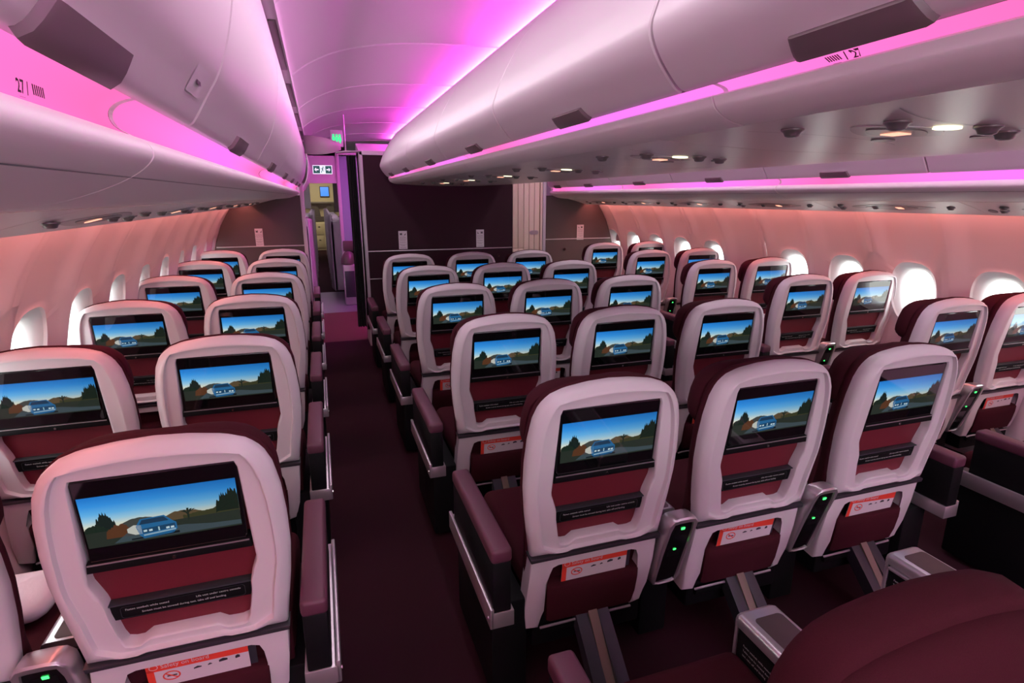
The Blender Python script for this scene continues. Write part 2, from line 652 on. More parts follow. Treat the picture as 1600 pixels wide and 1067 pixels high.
def thick(profile, t):
    """outer curve plus the same curve set inwards, as one closed section"""
    n_ = len(profile)
    cx = sum(p[0] for p in profile) / n_ + (0)
    cy = sum(p[1] for p in profile) / n_
    inner = []
    for i, (x, y) in enumerate(profile):
        a, b = profile[max(i - 1, 0)], profile[min(i + 1, n_ - 1)]
        dx, dy = b[0] - a[0], b[1] - a[1]
        L = math.hypot(dx, dy)
        inner.append((x, y, dy / L, -dx / L))
    return inner


def door_mesh(mb, profile, sign_in, y0, y1, xf, k='bin', t=0.012, seamr=0.004):
    pr = thick(profile, t)
    sect = []
    for j, (y, off) in enumerate(((y0, seamr), (y0 + 0.004, 0), (y1 - 0.004, 0), (y1, seamr))):
        outer = [(x + sign_in * nx * off, y, z + sign_in * nz * off) for x, z, nx, nz in pr]
        inn = [(x + sign_in * nx * t, y, z + sign_in * nz * t) for x, z, nx, nz in pr]
        sect.append(outer + inn[::-1])
    mb.loft(sect, k, xf, True, True)


def surf_point(profile, frac):
    """point and tangent at arclength frac (metres) along a profile"""
    s = 0
    for a, b in zip(profile, profile[1:]):
        L = math.hypot(b[0] - a[0], b[1] - a[1])
        if s + L >= frac:
            t = (frac - s) / L
            return (a[0] + (b[0] - a[0]) * t, a[1] + (b[1] - a[1]) * t, (b[0] - a[0]) / L, (b[1] - a[1]) / L)
        s += L
    return (*profile[-1], 0, 1)


def latch(mb, profile, out_sign, yc, w, xf, s0=0.007, s1=0.044):
    """curved paddle lying on the door near its lower edge"""
    rings = []
    for s in [s0 + (s1 - s0) * i / 4 for i in range(5)]:
        x, z, tx, tz = surf_point(profile, s)
        nx, nz = out_sign * tz, -out_sign * tx
        hw = w / 2 * (1.0 - 0.10 * (s - s0) / (s1 - s0))
        rings.append([(x + nx * o, yc + dy, z + nz * o) for dy, o in
                      ((-hw, 0.0), (-hw + 0.004, 0.007), (-hw + 0.012, 0.010), (hw - 0.012, 0.010), (hw - 0.004, 0.007), (hw, 0.0))])
    mb.loft(rings, 'latch', xf, closed=False)
    # flat top and bottom faces
    for r in (rings[0], rings[-1]):
        mb.add([xf(*p) for p in r], [list(range(6))], 'latch')


def bins(kind, sgn, seams, where, handles, hw=0.21):
    prof_ = DOOR_C if kind == 'C' else DOOR_O
    xf = mapC(sgn) if kind == 'C' else mapO(sgn)
    s_in = -1 if kind == 'C' else 1
    for i, (a, b) in enumerate(zip(seams, seams[1:])):
        yc = handles[i] if i < len(handles) else (a + b) / 2
        t = thing('overhead_bin', where(i), 'overhead bin', xf(prof_[0][0], (a + b) / 2, 0.1), 'overhead bin doors')
        loc = t.location.copy()
        g = lambda d, y, z: tuple(Vector(xf(d, y, z)) - loc)
        mb = MB()
        door_mesh(mb, prof_, -1, a + 0.004, b - 0.004, g, seamr=0.0025)
        d = mb.build('bin_door', t, 25)
        mb = MB()
        latch(mb, prof_, 1 if kind == 'C' else 1, yc, hw, g)
        mb.build('latch', t)
        # body of the bin behind its door
        mb = MB()
        if kind == 'C':
            mb.box(0.05, 0.60, a + 0.003, b - 0.003, 0.20, 0.50, 'bin', xf=g)
        else:
            mb.box(-0.50, -0.24, a + 0.003, b - 0.003, 0.12, 0.48, 'bin', xf=g)
        mb.build('bin_body', t)


ordn = ['first', 'second', 'third', 'fourth', 'fifth', 'sixth', 'seventh', 'eighth', 'ninth']
seamsC = [-1.10, -0.04, 1.02, 2.05, 3.15, 4.20, 5.21, 6.012]
handC = [-0.5, 0.625, 1.51, 2.55, 3.60, 4.64, 5.6]


def whereC(side):
    def f(i):
        if i == 0:
            return 'centre overhead bin beside the camera, %s aisle side' % side
        return 'centre overhead bin facing the %s aisle, %s from the camera' % (side, ordn[i - 1])
    return f


seamsL = [-1.05, 0.04, 1.13, 2.22, 3.32, 4.41, 5.50, 6.45, 7.065]
seamsR = [-1.10, -0.08, 1.01, 2.11, 3.20, 4.29, 5.385, 6.48, 7.065]


def whereO(side):
    def f(i):
        if i == 0:
            return 'overhead bin of the %s window run above and behind the camera' % side
        return 'curved overhead bin above the %s window seats, %s from the camera' % (side, ordn[i - 1])
    return f


bins('C', -1, seamsC, whereC('left'), handC)
bins('C', 1, seamsC, whereC('right'), handC)
bins('O', -1, seamsL, whereO('left'), [-0.5, 0.635, 1.68, 2.80, 3.90, 4.95, 5.98, 6.8])
bins('O', 1, seamsR, whereO('right'), [-0.6, 0.46, 1.55, 2.66, 3.75, 4.84, 5.92, 6.8])

# lower fascia + service panels + LED strips
FASC_C = smoothpts([(0.652, 0.176), (0.648, 0.168), (0.643, 0.158), (0.628, 0.146), (0.60, 0.134), (0.575, 0.130)], 4)
PSU_C = smoothpts([(0.573, 0.130), (0.45, 0.124), (0.33, 0.118), (0.18, 0.114), (0.0, 0.113)], 4)
FASC_O = smoothpts([(-0.224, 0.078), (-0.205, 0.070), (-0.196, 0.060), (-0.197, 0.047), (-0.215, 0.030), (-0.25, 0.012), (-0.312, -0.008),
                    (-0.39, -0.017), (-0.455, -0.022)], 4)
PSU_O = smoothpts([(-0.459, -0.0235), (-0.53, -0.040), (-0.62, -0.064), (-0.70, -0.088), (-0.727, -0.094), (-0.735, -0.085)], 4)


def extr(profile, inn, y0, y1, xf, k, mb, t=0.01):
    pr = thick(profile, t)
    sect = []
    for y, off in ((y0, 0.001), (y0 + 0.001, 0), (y1 - 0.001, 0), (y1, 0.001)):
        outer = [(x + inn * nx * off, y, z + inn * nz * off) for x, z, nx, nz in pr]
        inner = [(x + inn * nx * t, y, z + inn * nz * t) for x, z, nx, nz in pr]
        sect.append(outer + inner[::-1])
    mb.loft(sect, k, xf, True, True)


def psu_cluster(t, g, kind, yc):
    """dark leaf-shaped insert with vents, lit belt sign and reading lamps, under a service panel"""
    prof_ = PSU_C if kind == 'C' else PSU_O
    tab = sorted([(x, z) for x, z in prof_[:-4]] if kind == 'O' else [(x, z) for x, z in prof_])
    dc = 0.322 if kind == 'C' else -0.60

    def Z(x, o):
        return interp(tab, x) - o
    mb = MB()
    big = (0.105, 0.068) if kind == 'C' else (0.062, 0.27)
    sml = (0.070, 0.045) if kind == 'C' else (0.044, 0.17)
    for (lx, ly), o, k in ((big, 0.002, 'psurim'), (sml, 0.004, 'psudark')):
        N_ = 28
        ring = []
        for i in range(N_):
            a = 2 * pi * i / N_
            c_, s_ = cos(a), sin(a)
            if kind == 'C':
                ring.append((dc + lx * c_, yc + ly * s_ * (1 - abs(c_) ** 1.5 * 0.5)))
            else:
                ring.append((dc + lx * s_ * (1 - abs(c_) ** 1.5 * 0.5), yc + ly * c_))
        # a fan keeps the leaf on the curved panel
        vs = [g(dc, yc, Z(dc, o))] + [g(x, y, Z(x, o)) for x, y in ring]
        mb.add(vs, [[0, i + 1, (i + 1) % N_ + 1] for i in range(N_)], k)
        mb.loft([[g(x, y, Z(x, o)) for x, y in ring], [g(x, y, Z(x, -0.004)) for x, y in ring]], k)
    mb.build('sign_insert', t, 60)
    mb = MB()
    sy = yc if kind == 'C' else yc - 0.06
    mb.prism([(dc - 0.016, sy - 0.016), (dc + 0.016, sy - 0.016), (dc + 0.016, sy + 0.020), (dc - 0.016, sy + 0.020)], 0, 1, 'seatsign',
             lambda u, v, w: g(u, v, Z(u, 0.0045 + 0.002 * w)))
    mb.build('belt_sign', t)
    if kind == 'C':
        noz = ((0.095, -0.075), (-0.055, -0.120), (-0.155, -0.085), (0.155, 0.09))
        lamps = ((-0.018, -0.078, 'lamp'), (-0.20, -0.02, 'psudark'), (-0.09, 0.10, 'psudark'))
    else:
        noz = ((0.0, 0.10), (0.01, -0.36), (-0.03, 0.36), (0.03, 0.33))
        lamps = ((-0.04, 0.42, 'psudark'),)
    for dx, dy in noz:
        mb = MB()
        px, py = dc + dx, yc + dy
        rings = []
        for rr, o in ((0.021, 0.000), (0.021, 0.003), (0.016, 0.007), (0.013, 0.013), (0.008, 0.015)):
            rings.append([g(px + rr * cos(2 * pi * q / 14), py + rr * sin(2 * pi * q / 14), Z(px, o)) for q in range(14)])
        mb.loft(rings, 'psudark', cap1=True)
        mb.build('air_nozzle', t, 30)
    for dx, dy, k in lamps:
        mb = MB()
        px, py = dc + dx, yc + dy
        ring = [(px + 0.024 * cos(2 * pi * q / 18), py + 0.020 * sin(2 * pi * q / 18)) for q in range(18)]
        mb.loft([[g(x, y, Z(x, 0.000)) for x, y in ring], [g(x, y, Z(x, 0.003)) for x, y in ring]], k, cap1=True)
        mb.build('reading_light', t)
    # fine joint lines of the panel
    if kind == 'C':
        for q in (-0.16, 0.16):
            mb = MB()
            pts = [(dc + 0.20 - 0.4 * i / 16, yc + q + 0.05 * math.copysign(1, q) * (1 - (2 * i / 16 - 1) ** 2) * -1) for i in range(17)]
            mb.loft([[g(x, y, Z(x, 0.0008)) for x, y in pts], [g(x, y + 0.002, Z(x, 0.0008)) for x, y in pts]], 'psudark', closed=False)
            mb.build('joint_line', t)


def undercarriage(kind, sgn, cuts, psuy, where, stripname, cut2):
    xf = mapC(sgn) if kind == 'C' else mapO(sgn)
    fa, pp = (FASC_C, PSU_C) if kind == 'C' else (FASC_O, PSU_O)
    inn = 1 if kind == 'C' else -1
    for i, (a, b) in enumerate(zip(cuts, cuts[1:])):
        t = thing('light_cove', 'pink light cove, %s, %s from the camera' % (where, ordn[i]), 'light cove',
                  xf(fa[0][0], (a + b) / 2, 0.12), 'pink-lit coves under the bins')
        loc = t.location.copy()
        g = lambda d, y, z: tuple(Vector(xf(d, y, z)) - loc)
        mb = MB()
        extr(fa, 1, a + 0.002, b - 0.002, g, 'fascia', mb)
        mb.build('fascia', t, 28)
        mb = MB()
        q0, q1 = ((0.6015, 0.1335), (0.5995, 0.1327)) if kind == 'C' else ((-0.2225, 0.0248), (-0.2245, 0.0236))
        mb.loft([[(q0[0], y, q0[1]) for y in (a + 0.002, b - 0.002)], [(q1[0], y, q1[1]) for y in (a + 0.002, b - 0.002)]], 'psudark', g, closed=False)
        if kind == 'O':
            mb.build('joint_line', t, 0)
        mb = MB()
        if kind == 'C':
            pr = [(0.628, 0.176), (0.622, 0.184), (0.628, 0.192), (0.648, 0.198)]
        else:
            pr = [(-0.215, 0.074), (-0.232, 0.085), (-0.236, 0.10), (-0.226, 0.112), (-0.205, 0.119)]
        pr = smoothpts(pr, 4)
        mb.loft([[(x, y, z) for x, z in pr] for y in (a + 0.006, b - 0.006)], stripname, g, closed=False)
        mb.loft([[(x + (-0.004), y, z) for x, z in pr] for y in (a + 0.006, b - 0.006)], 'seam', g, closed=False)
        mb.build('light_strip', t, 60)
        mb = MB()
        mb.loft([[(x - 0.001 + (0.002 if kind == 'O' else 0), y, z) for x, z in pr] for y in (b - 0.008, b + 0.008)], 'fascia', g, closed=False)
        mb.build('strip_joint', t, 60)
    # service panels
    for i, (a, b) in enumerate(zip(cut2, cut2[1:])):
        if kind == 'C' and sgn > 0:
            break
        t = thing('service_panel', 'grey panel with air nozzles, %s, %s from the camera' % (where, ordn[i]),
                  'service panel', xf(pp[0][0], (a + b) / 2, 0.1), 'service panels over the seats')
        loc = t.location.copy()
        g = lambda d, y, z: tuple(Vector(xf(d, y, z)) - loc)
        mb = MB()
        if kind == 'C':
            full = pp + [(-x, z) for x, z in pp[::-1][1:]]
            extr(full, 1, a + 0.002, b - 0.002, g, 'psu', mb)
        else:
            extr(pp, 1, a + 0.002, b - 0.002, g, 'psu', mb)
        mb.build('panel', t, 28)
        for yy in psuy:
            if a <= yy < b:
                psu_cluster(t, g, kind, yy)


undercarriage('C', -1, [-1.0, 0.927, 2.84, 4.753, 6.012], [0.82, 1.60, 2.44, 3.27, 4.1, 4.95], 'left edge of the centre bins', 'stripC',
              [-0.95, 0.30, 1.22, 2.03, 2.86, 3.68, 4.53, 6.012])
undercarriage('C', 1, [-1.0, 0.927, 2.84, 4.753, 6.012], [], 'right edge of the centre bins', 'stripC', [])
undercarriage('O', -1, [-1.05, 0.862, 2.772, 4.68, 7.065], [1.95, 2.95, 3.90, 4.88, 5.85], 'above the left windows', 'stripL',
              [-1.0, 0.45, 1.45, 2.45, 3.42, 4.40, 5.36, 7.065])
undercarriage('O', 1, [-1.1, 1.02, 3.12, 5.23, 7.065], [1.64, 2.60, 3.56, 4.52, 5.48, 6.4], 'above the right windows', 'stripR',
              [-1.0, 0.2, 1.15, 2.12, 3.08, 4.04, 5.0, 5.95, 7.065])

# nose caps closing the ends of the bin runs
mb = MB()
full = [(-d, z) for d, z in (DOOR_C + [(0.0, 0.775)])] + [(d, z) for d, z in DOOR_C[::-1]]
low = [(d, z) for d, z in FASC_C + PSU_C[1:]]
low = low + [(-d, z) for d, z in low[::-1][1:]]
ring = full + low
cxy = (0.0, 0.42)
rings = []
for y, ins in ((6.02, 0.0), (6.07, 0.004), (6.11, 0.018), (6.135, 0.045), (6.14, 0.08)):
    rings.append([(x, y, z) for x, z in inset(ring, cxy, ins)])
mb.loft(rings, 'bin', mapC(1), cap1=True, cap0=True)
tag(mb.build('bin_end_cap', smooth=50), 'rounded white end cap closing the centre bin run before the partition', 'end cap')
for sgn, nm in ((-1, 'left'), (1, 'right')):
    mb = MB()
    ring = [(x, z) for x, z in DOOR_O] + [(-0.50, 0.55), (-0.60, 0.20), (-0.70, 0.0)] + [(x, z) for x, z in PSU_O[::-1][3:]] + [(x, z) for x, z in FASC_O[::-1]]
    rings = [[(x, y, z) for x, z in inset(ring, (-0.45, 0.3), ins)] for y, ins in ((7.07, 0.0), (7.09, 0.004), (7.10, 0.02))]
    mb.loft(rings, 'bin', mapO(sgn), cap0=True, cap1=True)
    tag(mb.build('bin_end_cap', smooth=50), 'white end cap closing the %s window bin run at the bulkhead' % nm, 'end cap')

# hidden lamps: coves on top of the centre bins washing the ceiling, wall wash behind the outer service panels
for sgn in (-1, 1):
    nm = 'left' if sgn < 0 else 'right'
    mb = MB()
    mb.box(0.18, 0.24, Y0 + 0.1, 9.0 if sgn < 0 else 6.0, 0.772, 0.780, 'cove', xf=mapC(sgn))
    struct(mb.build('trim_%d' % (3 if sgn < 0 else 4), smooth=0))
    mb = MB()
    mb.box(-0.80, -0.765, Y0 + 0.1, 7.1, -0.055, -0.045, 'wallwash', xf=mapO(sgn))
    struct(mb.build('trim_%d' % (5 if sgn < 0 else 6), smooth=0))

# numbers printed on the light strips
mb = MB()
GC = lambda x, y: (XC - 0.0025 - interp([(0.17, 0.630), (0.176, 0.628), (0.184, 0.6222), (0.188, 0.6235), (0.192, 0.628), (0.198, 0.648)], 0.1865 + y * 0.68), 0.668 - x, H + 0.1865 + y * 0.68)
text_mesh('/ 27', 0.017, lambda x, y: GC(x, y), 'seam', mb, bold=0.0004)
for k in range(6):
    mb.add([GC(-0.030 + 0.004 * k, 0.003), GC(-0.0275 + 0.004 * k, 0.003), GC(-0.0275 + 0.004 * k, 0.011), GC(-0.030 + 0.004 * k, 0.011)], [[0, 1, 2, 3]], 'seam')
mb.add([GC(-0.024, -0.003), GC(-0.010, -0.003), GC(-0.010, -0.0015), GC(-0.024, -0.0015)], [[0, 1, 2, 3]], 'seam')
o = mb.build('row_number', smooth=0)
tag(o, 'small dark number 27 printed on the centre bin light strip', 'number')
mb = MB()
GL = lambda x, y: (-0.2265, 0.600 + 0.8 * x, H + 0.084 + y * 0.9)
text_mesh('27 /', 0.017, GL, 'seam', mb, bold=0.0004)
for k in range(6):
    mb.add([GL(0.036 + 0.005 * k, 0.002), GL(0.039 + 0.005 * k, 0.002), GL(0.039 + 0.005 * k, 0.012), GL(0.036 + 0.005 * k, 0.012)], [[0, 1, 2, 3]], 'seam')
mb.add([GL(0.002, -0.005), GL(0.016, -0.005), GL(0.016, -0.0035), GL(0.002, -0.0035)], [[0, 1, 2, 3]], 'seam')
o = mb.build('row_number', smooth=0)
tag(o, 'small dark number 27 printed on the left bin light strip', 'number')
# ================================================================== SEATS
TILT = radians(6.5)
BZ = 0.534
CT = (0.0, 0.28)
NR = 112


def P(u, v, w):
    return (u, -v * sin(TILT) - w * cos(TILT), BZ + v * cos(TILT) - w * sin(TILT))


half = [(0.0, 0.565), (0.07, 0.561), (0.14, 0.550), (0.185, 0.533), (0.214, 0.505), (0.232, 0.464), (0.244, 0.400), (0.250, 0.320),
        (0.250, 0.240), (0.242, 0.150), (0.231, 0.070), (0.222, 0.0)]
OUT = half + [(-u, v) for u, v in half[::-1][:-1]]
OUT_R = polar(OUT, CT, NR)
OPEN = [(0.160, 0.498), (-0.160, 0.498), (-0.164, 0.40), (-0.170, 0.262), (-0.172, 0.225), (-0.160, 0.19), (-0.152, 0.165), (-0.150, 0.13), (-0.136, 0.045),
        (-0.128, 0.036), (-0.100, 0.036), (-0.088, 0.052), (0.072, 0.052), (0.086, 0.036), (0.128, 0.036), (0.136, 0.045), (0.150, 0.13),
        (0.152, 0.165), (0.160, 0.19), (0.172, 0.225), (0.170, 0.262), (0.164, 0.40)]
OPEN_R = polar(OPEN, CT, NR)


def ringw(r, w):
    return [(u, v, w) for u, v in r]


def lerp_ring(a, b, t):
    return [(p[0] + (q[0] - p[0]) * t, p[1] + (q[1] - p[1]) * t) for p, q in zip(a, b)]


def shell_meshes():
    R = {}
    mb = MB()
    gr = []
    for (p, q) in zip(OUT_R, OPEN_R):
        gr.append(((p[0] * 0.60 + q[0] * 0.40), (p[1] * 0.60 + q[1] * 0.40)))
    rings = [ringw(inset(OUT_R, CT, 0.010), -0.058), ringw(inset(OUT_R, CT, 0.003), -0.045), ringw(OUT_R, -0.020), ringw(inset(OUT_R, CT, 0.002), -0.008),
             ringw(inset(OUT_R, CT, 0.008), 0.000), ringw(lerp_ring(OUT_R, OPEN_R, 0.26), 0.011),
             ringw(lerp_ring(OUT_R, OPEN_R, 0.36), 0.015), ringw(lerp_ring(OUT_R, OPEN_R, 0.40), 0.0145), ringw(lerp_ring(OUT_R, OPEN_R, 0.45), 0.002),
             ringw(lerp_ring(OUT_R, OPEN_R, 0.49), 0.001),
             ringw(lerp_ring(OUT_R, OPEN_R, 0.90), 0.007), ringw(inset(OPEN_R, CT, -0.003), 0.006), ringw(OPEN_R, 0.001),
             ringw(OPEN_R, -0.045)]
    mb.loft(rings, 'shell', P)
    R['seat_shell'] = mb.mesh('seat_shell', 50)
    # red leather behind the opening
    mb = MB()
    mb.prism(inset(OPEN_R, CT, -0.006), -0.060, -0.030, 'leather', P)
    R['back_panel'] = mb.mesh('back_panel')
    # grey band
    mb = MB()
    mb.prism([(-0.224, -0.014), (0.224, -0.014), (0.226, 0.0), (-0.226, 0.0)], -0.050, 0.010, 'band', P, 0.003)
    R['trim_band'] = mb.mesh('trim_band')
    # lower shell
    mb = MB()
    poly = [(-0.221, -0.014), (-0.226, -0.10), (-0.232, -0.20), (-0.232, -0.285), (-0.182, -0.292), (-0.168, -0.22), (-0.160, -0.12),
            (-0.166, -0.075), (-0.155, -0.045), (-0.13, -0.036), (0.13, -0.036), (0.155, -0.045), (0.166, -0.075), (0.160, -0.12), (0.162, -0.22), (0.150, -0.285), (0.190, -0.275),
            (0.205, -0.20), (0.215, -0.10), (0.221, -0.014)]
    mb.prism(poly[::-1], -0.055, 0.000, 'shell', P, 0.010, 3)
    R['lower_shell'] = mb.mesh('lower_shell', 50)
    mb = MB()
    mb.box(-0.17, 0.17, -0.28, -0.03, -0.085, -0.040, 'shell', xf=P)
    R['recess_panel'] = mb.mesh('recess_panel')
    mb = MB()
    rings = []
    for v, w, hw in ((-0.124, 0.004, 0.160), (-0.130, 0.010, 0.162), (-0.16, 0.013, 0.162), (-0.22, 0.012, 0.160), (-0.266, 0.006, 0.156), (-0.274, -0.02, 0.150)):
        rings.append([(-hw, v, -0.038), (-hw, v, w - 0.008), (-hw + 0.01, v, w), (0, v, w + 0.003), (hw - 0.01, v, w), (hw, v, w - 0.008), (hw, v, -0.038)])
    mb.loft(rings, 'fabric', P, cap0=True, cap1=True)
    R['literature_pocket'] = mb.mesh('literature_pocket', 50)
    # screen
    mb = MB()
    mb.box(-0.160, 0.160, 0.285, 0.496, -0.034, 0.000, 'glossblack', 0.003, xf=P)
    mb.box(-0.156, 0.156, 0.289, 0.492, -0.001, 0.0006, 'glass', 0.0, xf=P)
    mb.prism([(-0.168, 0.262), (0.168, 0.262), (0.165, 0.2865), (-0.165, 0.2865)], -0.034, 0.006, 'black', P, 0.003)
    R['screen'] = mb.mesh('screen')
    mb = MB()
    mb.box(-0.163, 0.163, 0.283, 0.286, 0.0055, 0.0075, 'silver', xf=P)
    ring = [(0.004 + 0.005 * cos(2 * pi * i / 12), 0.272 + 0.005 * sin(2 * pi * i / 12)) for i in range(12)]
    mb.loft([ringw(ring, 0.005), ringw(inset(ring, (0.004, 0.272), 0.001), 0.0085)], 'chrome', P, cap1=True)
    R['screen_button'] = mb.mesh('screen_button')
    # placard bar
    mb = MB()
    mb.box(-0.152, 0.152, 0.104, 0.152, -0.034, -0.012, 'black', 0.003, xf=P)
    mb.box(-0.152, 0.152, 0.150, 0.154, -0.03, -0.006, 'grey', 0.001, xf=P)
    fr = roundrect(-0.132, 0.134, 0.109, 0.141, 0.007, 4)
    fi = inset(fr, (0, 0.125), 0.0012)
    mb.loft([ringw(fr, -0.0118), ringw(fr, -0.0105), ringw(fi, -0.0105), ringw(fi, -0.0118)], 'grey', P)
    R['placard_bar'] = mb.mesh('placard_bar')
    mb = MB()
    for s, x, v, al in (('Fasten seatbelt while seated', -0.122, 0.1295, 'LEFT'), ('Life vest under centre console', 0.124, 0.1295, 'RIGHT'),
                        ('Screen must be stowed during taxi, take off and landing', 0.0, 0.1165, 'CENTER')):
        text_mesh(s, 0.0080, lambda a, b, x=x, v=v: P(x + a, v + b, -0.0112), 'letter', mb, al)
    R['lettering'] = mb.mesh('lettering', 0)
    # cushions
    mb = MB()
    base = [(u * 1.0, v) for u, v in OUT_R]
    lowp = [(u, v if v > 0.06 else v - 0.18 * (0.06 - v) / 0.06) for u, v in base]
    rings = [ringw(inset(lowp, CT, 0.02), -0.035), ringw(inset(lowp, CT, 0.004), -0.038), ringw(inset(lowp, CT, -0.001), -0.046),
             ringw(inset(lowp, CT, 0.002), -0.060), ringw(inset(lowp, CT, 0.018), -0.085), ringw(inset(lowp, CT, 0.035), -0.105),
             ringw(inset(lowp, CT, 0.07), -0.115)]
    mb.loft(rings, 'fabric', P, True, True)
    R['backrest'] = mb.mesh('backrest', 60)
    mb = MB()
    hp = [(0.0, 0.545), (0.08, 0.542), (0.15, 0.532), (0.20, 0.512), (0.226, 0.482), (0.238, 0.44), (0.242, 0.39), (0.236, 0.355), (0.22, 0.34), (0.10, 0.335)]
    hp = hp + [(-u, v) for u, v in hp[::-1][:-1]]
    hr = polar(hp, (0, 0.46), 64)
    c2 = (0, 0.46)
    rings = [ringw(inset(hr, c2, 0.03), -0.070), ringw(inset(hr, c2, 0.004), -0.075), ringw(hr, -0.088), ringw(inset(hr, c2, 0.006), -0.12), ringw(inset(hr, c2, 0.022), -0.150),
             ringw(inset(hr, c2, 0.045), -0.165), ringw(inset(hr, c2, 0.09), -0.160)]
    mb.loft(rings, 'fabric', P, True, True)
    R['headrest'] = mb.mesh('headrest', 60)
    mb = MB()
    mb.box(-0.226, 0.226, 0.06, 0.56, 0.36, 0.475, 'fabric', 0.035, 4)
    R['seat_cushion'] = mb.mesh('seat_cushion', 60)
    mb = MB()
    mb.box(-0.20, 0.20, 0.05, 0.50, 0.16, 0.36, 'black', 0.01)
    R['seat_base'] = mb.mesh('seat_base')
    mb = MB()
    # slanted rear leg: two grey cheeks with a pale cover strip between them
    def leg(x0, x1, k, off, t, z0, z1):
        mb.prism([(0.07 + off, z1), (0.07 + off + t, z1), (-0.21 + off + t, z0), (-0.21 + off, z0)], x0, x1, k,
                 lambda a, b, w: (w, a, b), 0.003)
    leg(-0.055, -0.012, 'grey', 0.012, 0.07, 0.05, 0.33)
    leg(0.020, 0.062, 'grey', 0.012, 0.07, 0.07, 0.33)
    leg(-0.012, 0.020, 'beige', -0.015, 0.09, 0.0, 0.32)
    R['rear_leg'] = mb.mesh('rear_leg')
    mb = MB()
    mb.box(-0.05, 0.05, 0.34, 0.44, 0.0, 0.2, 'grey', 0.01)
    R['front_leg'] = mb.mesh('front_leg')
    mb = MB()
    mb.tube([(-0.175, -0.295, -0.004), (-0.160, -0.285, 0.004), (0.150, -0.285, 0.004)], 0.0045, 'silver', 8, P)
    mb.box(-0.17, -0.02, -0.325, -0.296, -0.02, 0.0, 'black', 0.006, xf=P)
    mb.tube([(0.01, -0.270, 0.012), (0.004, -0.30, 0.018), (-0.03, -0.335, 0.0)], [0.010, 0.009, 0.004], 'chrome', 8, P)
    R['footrest_bar'] = mb.mesh('footrest_bar')
    return R


SM = shell_meshes()


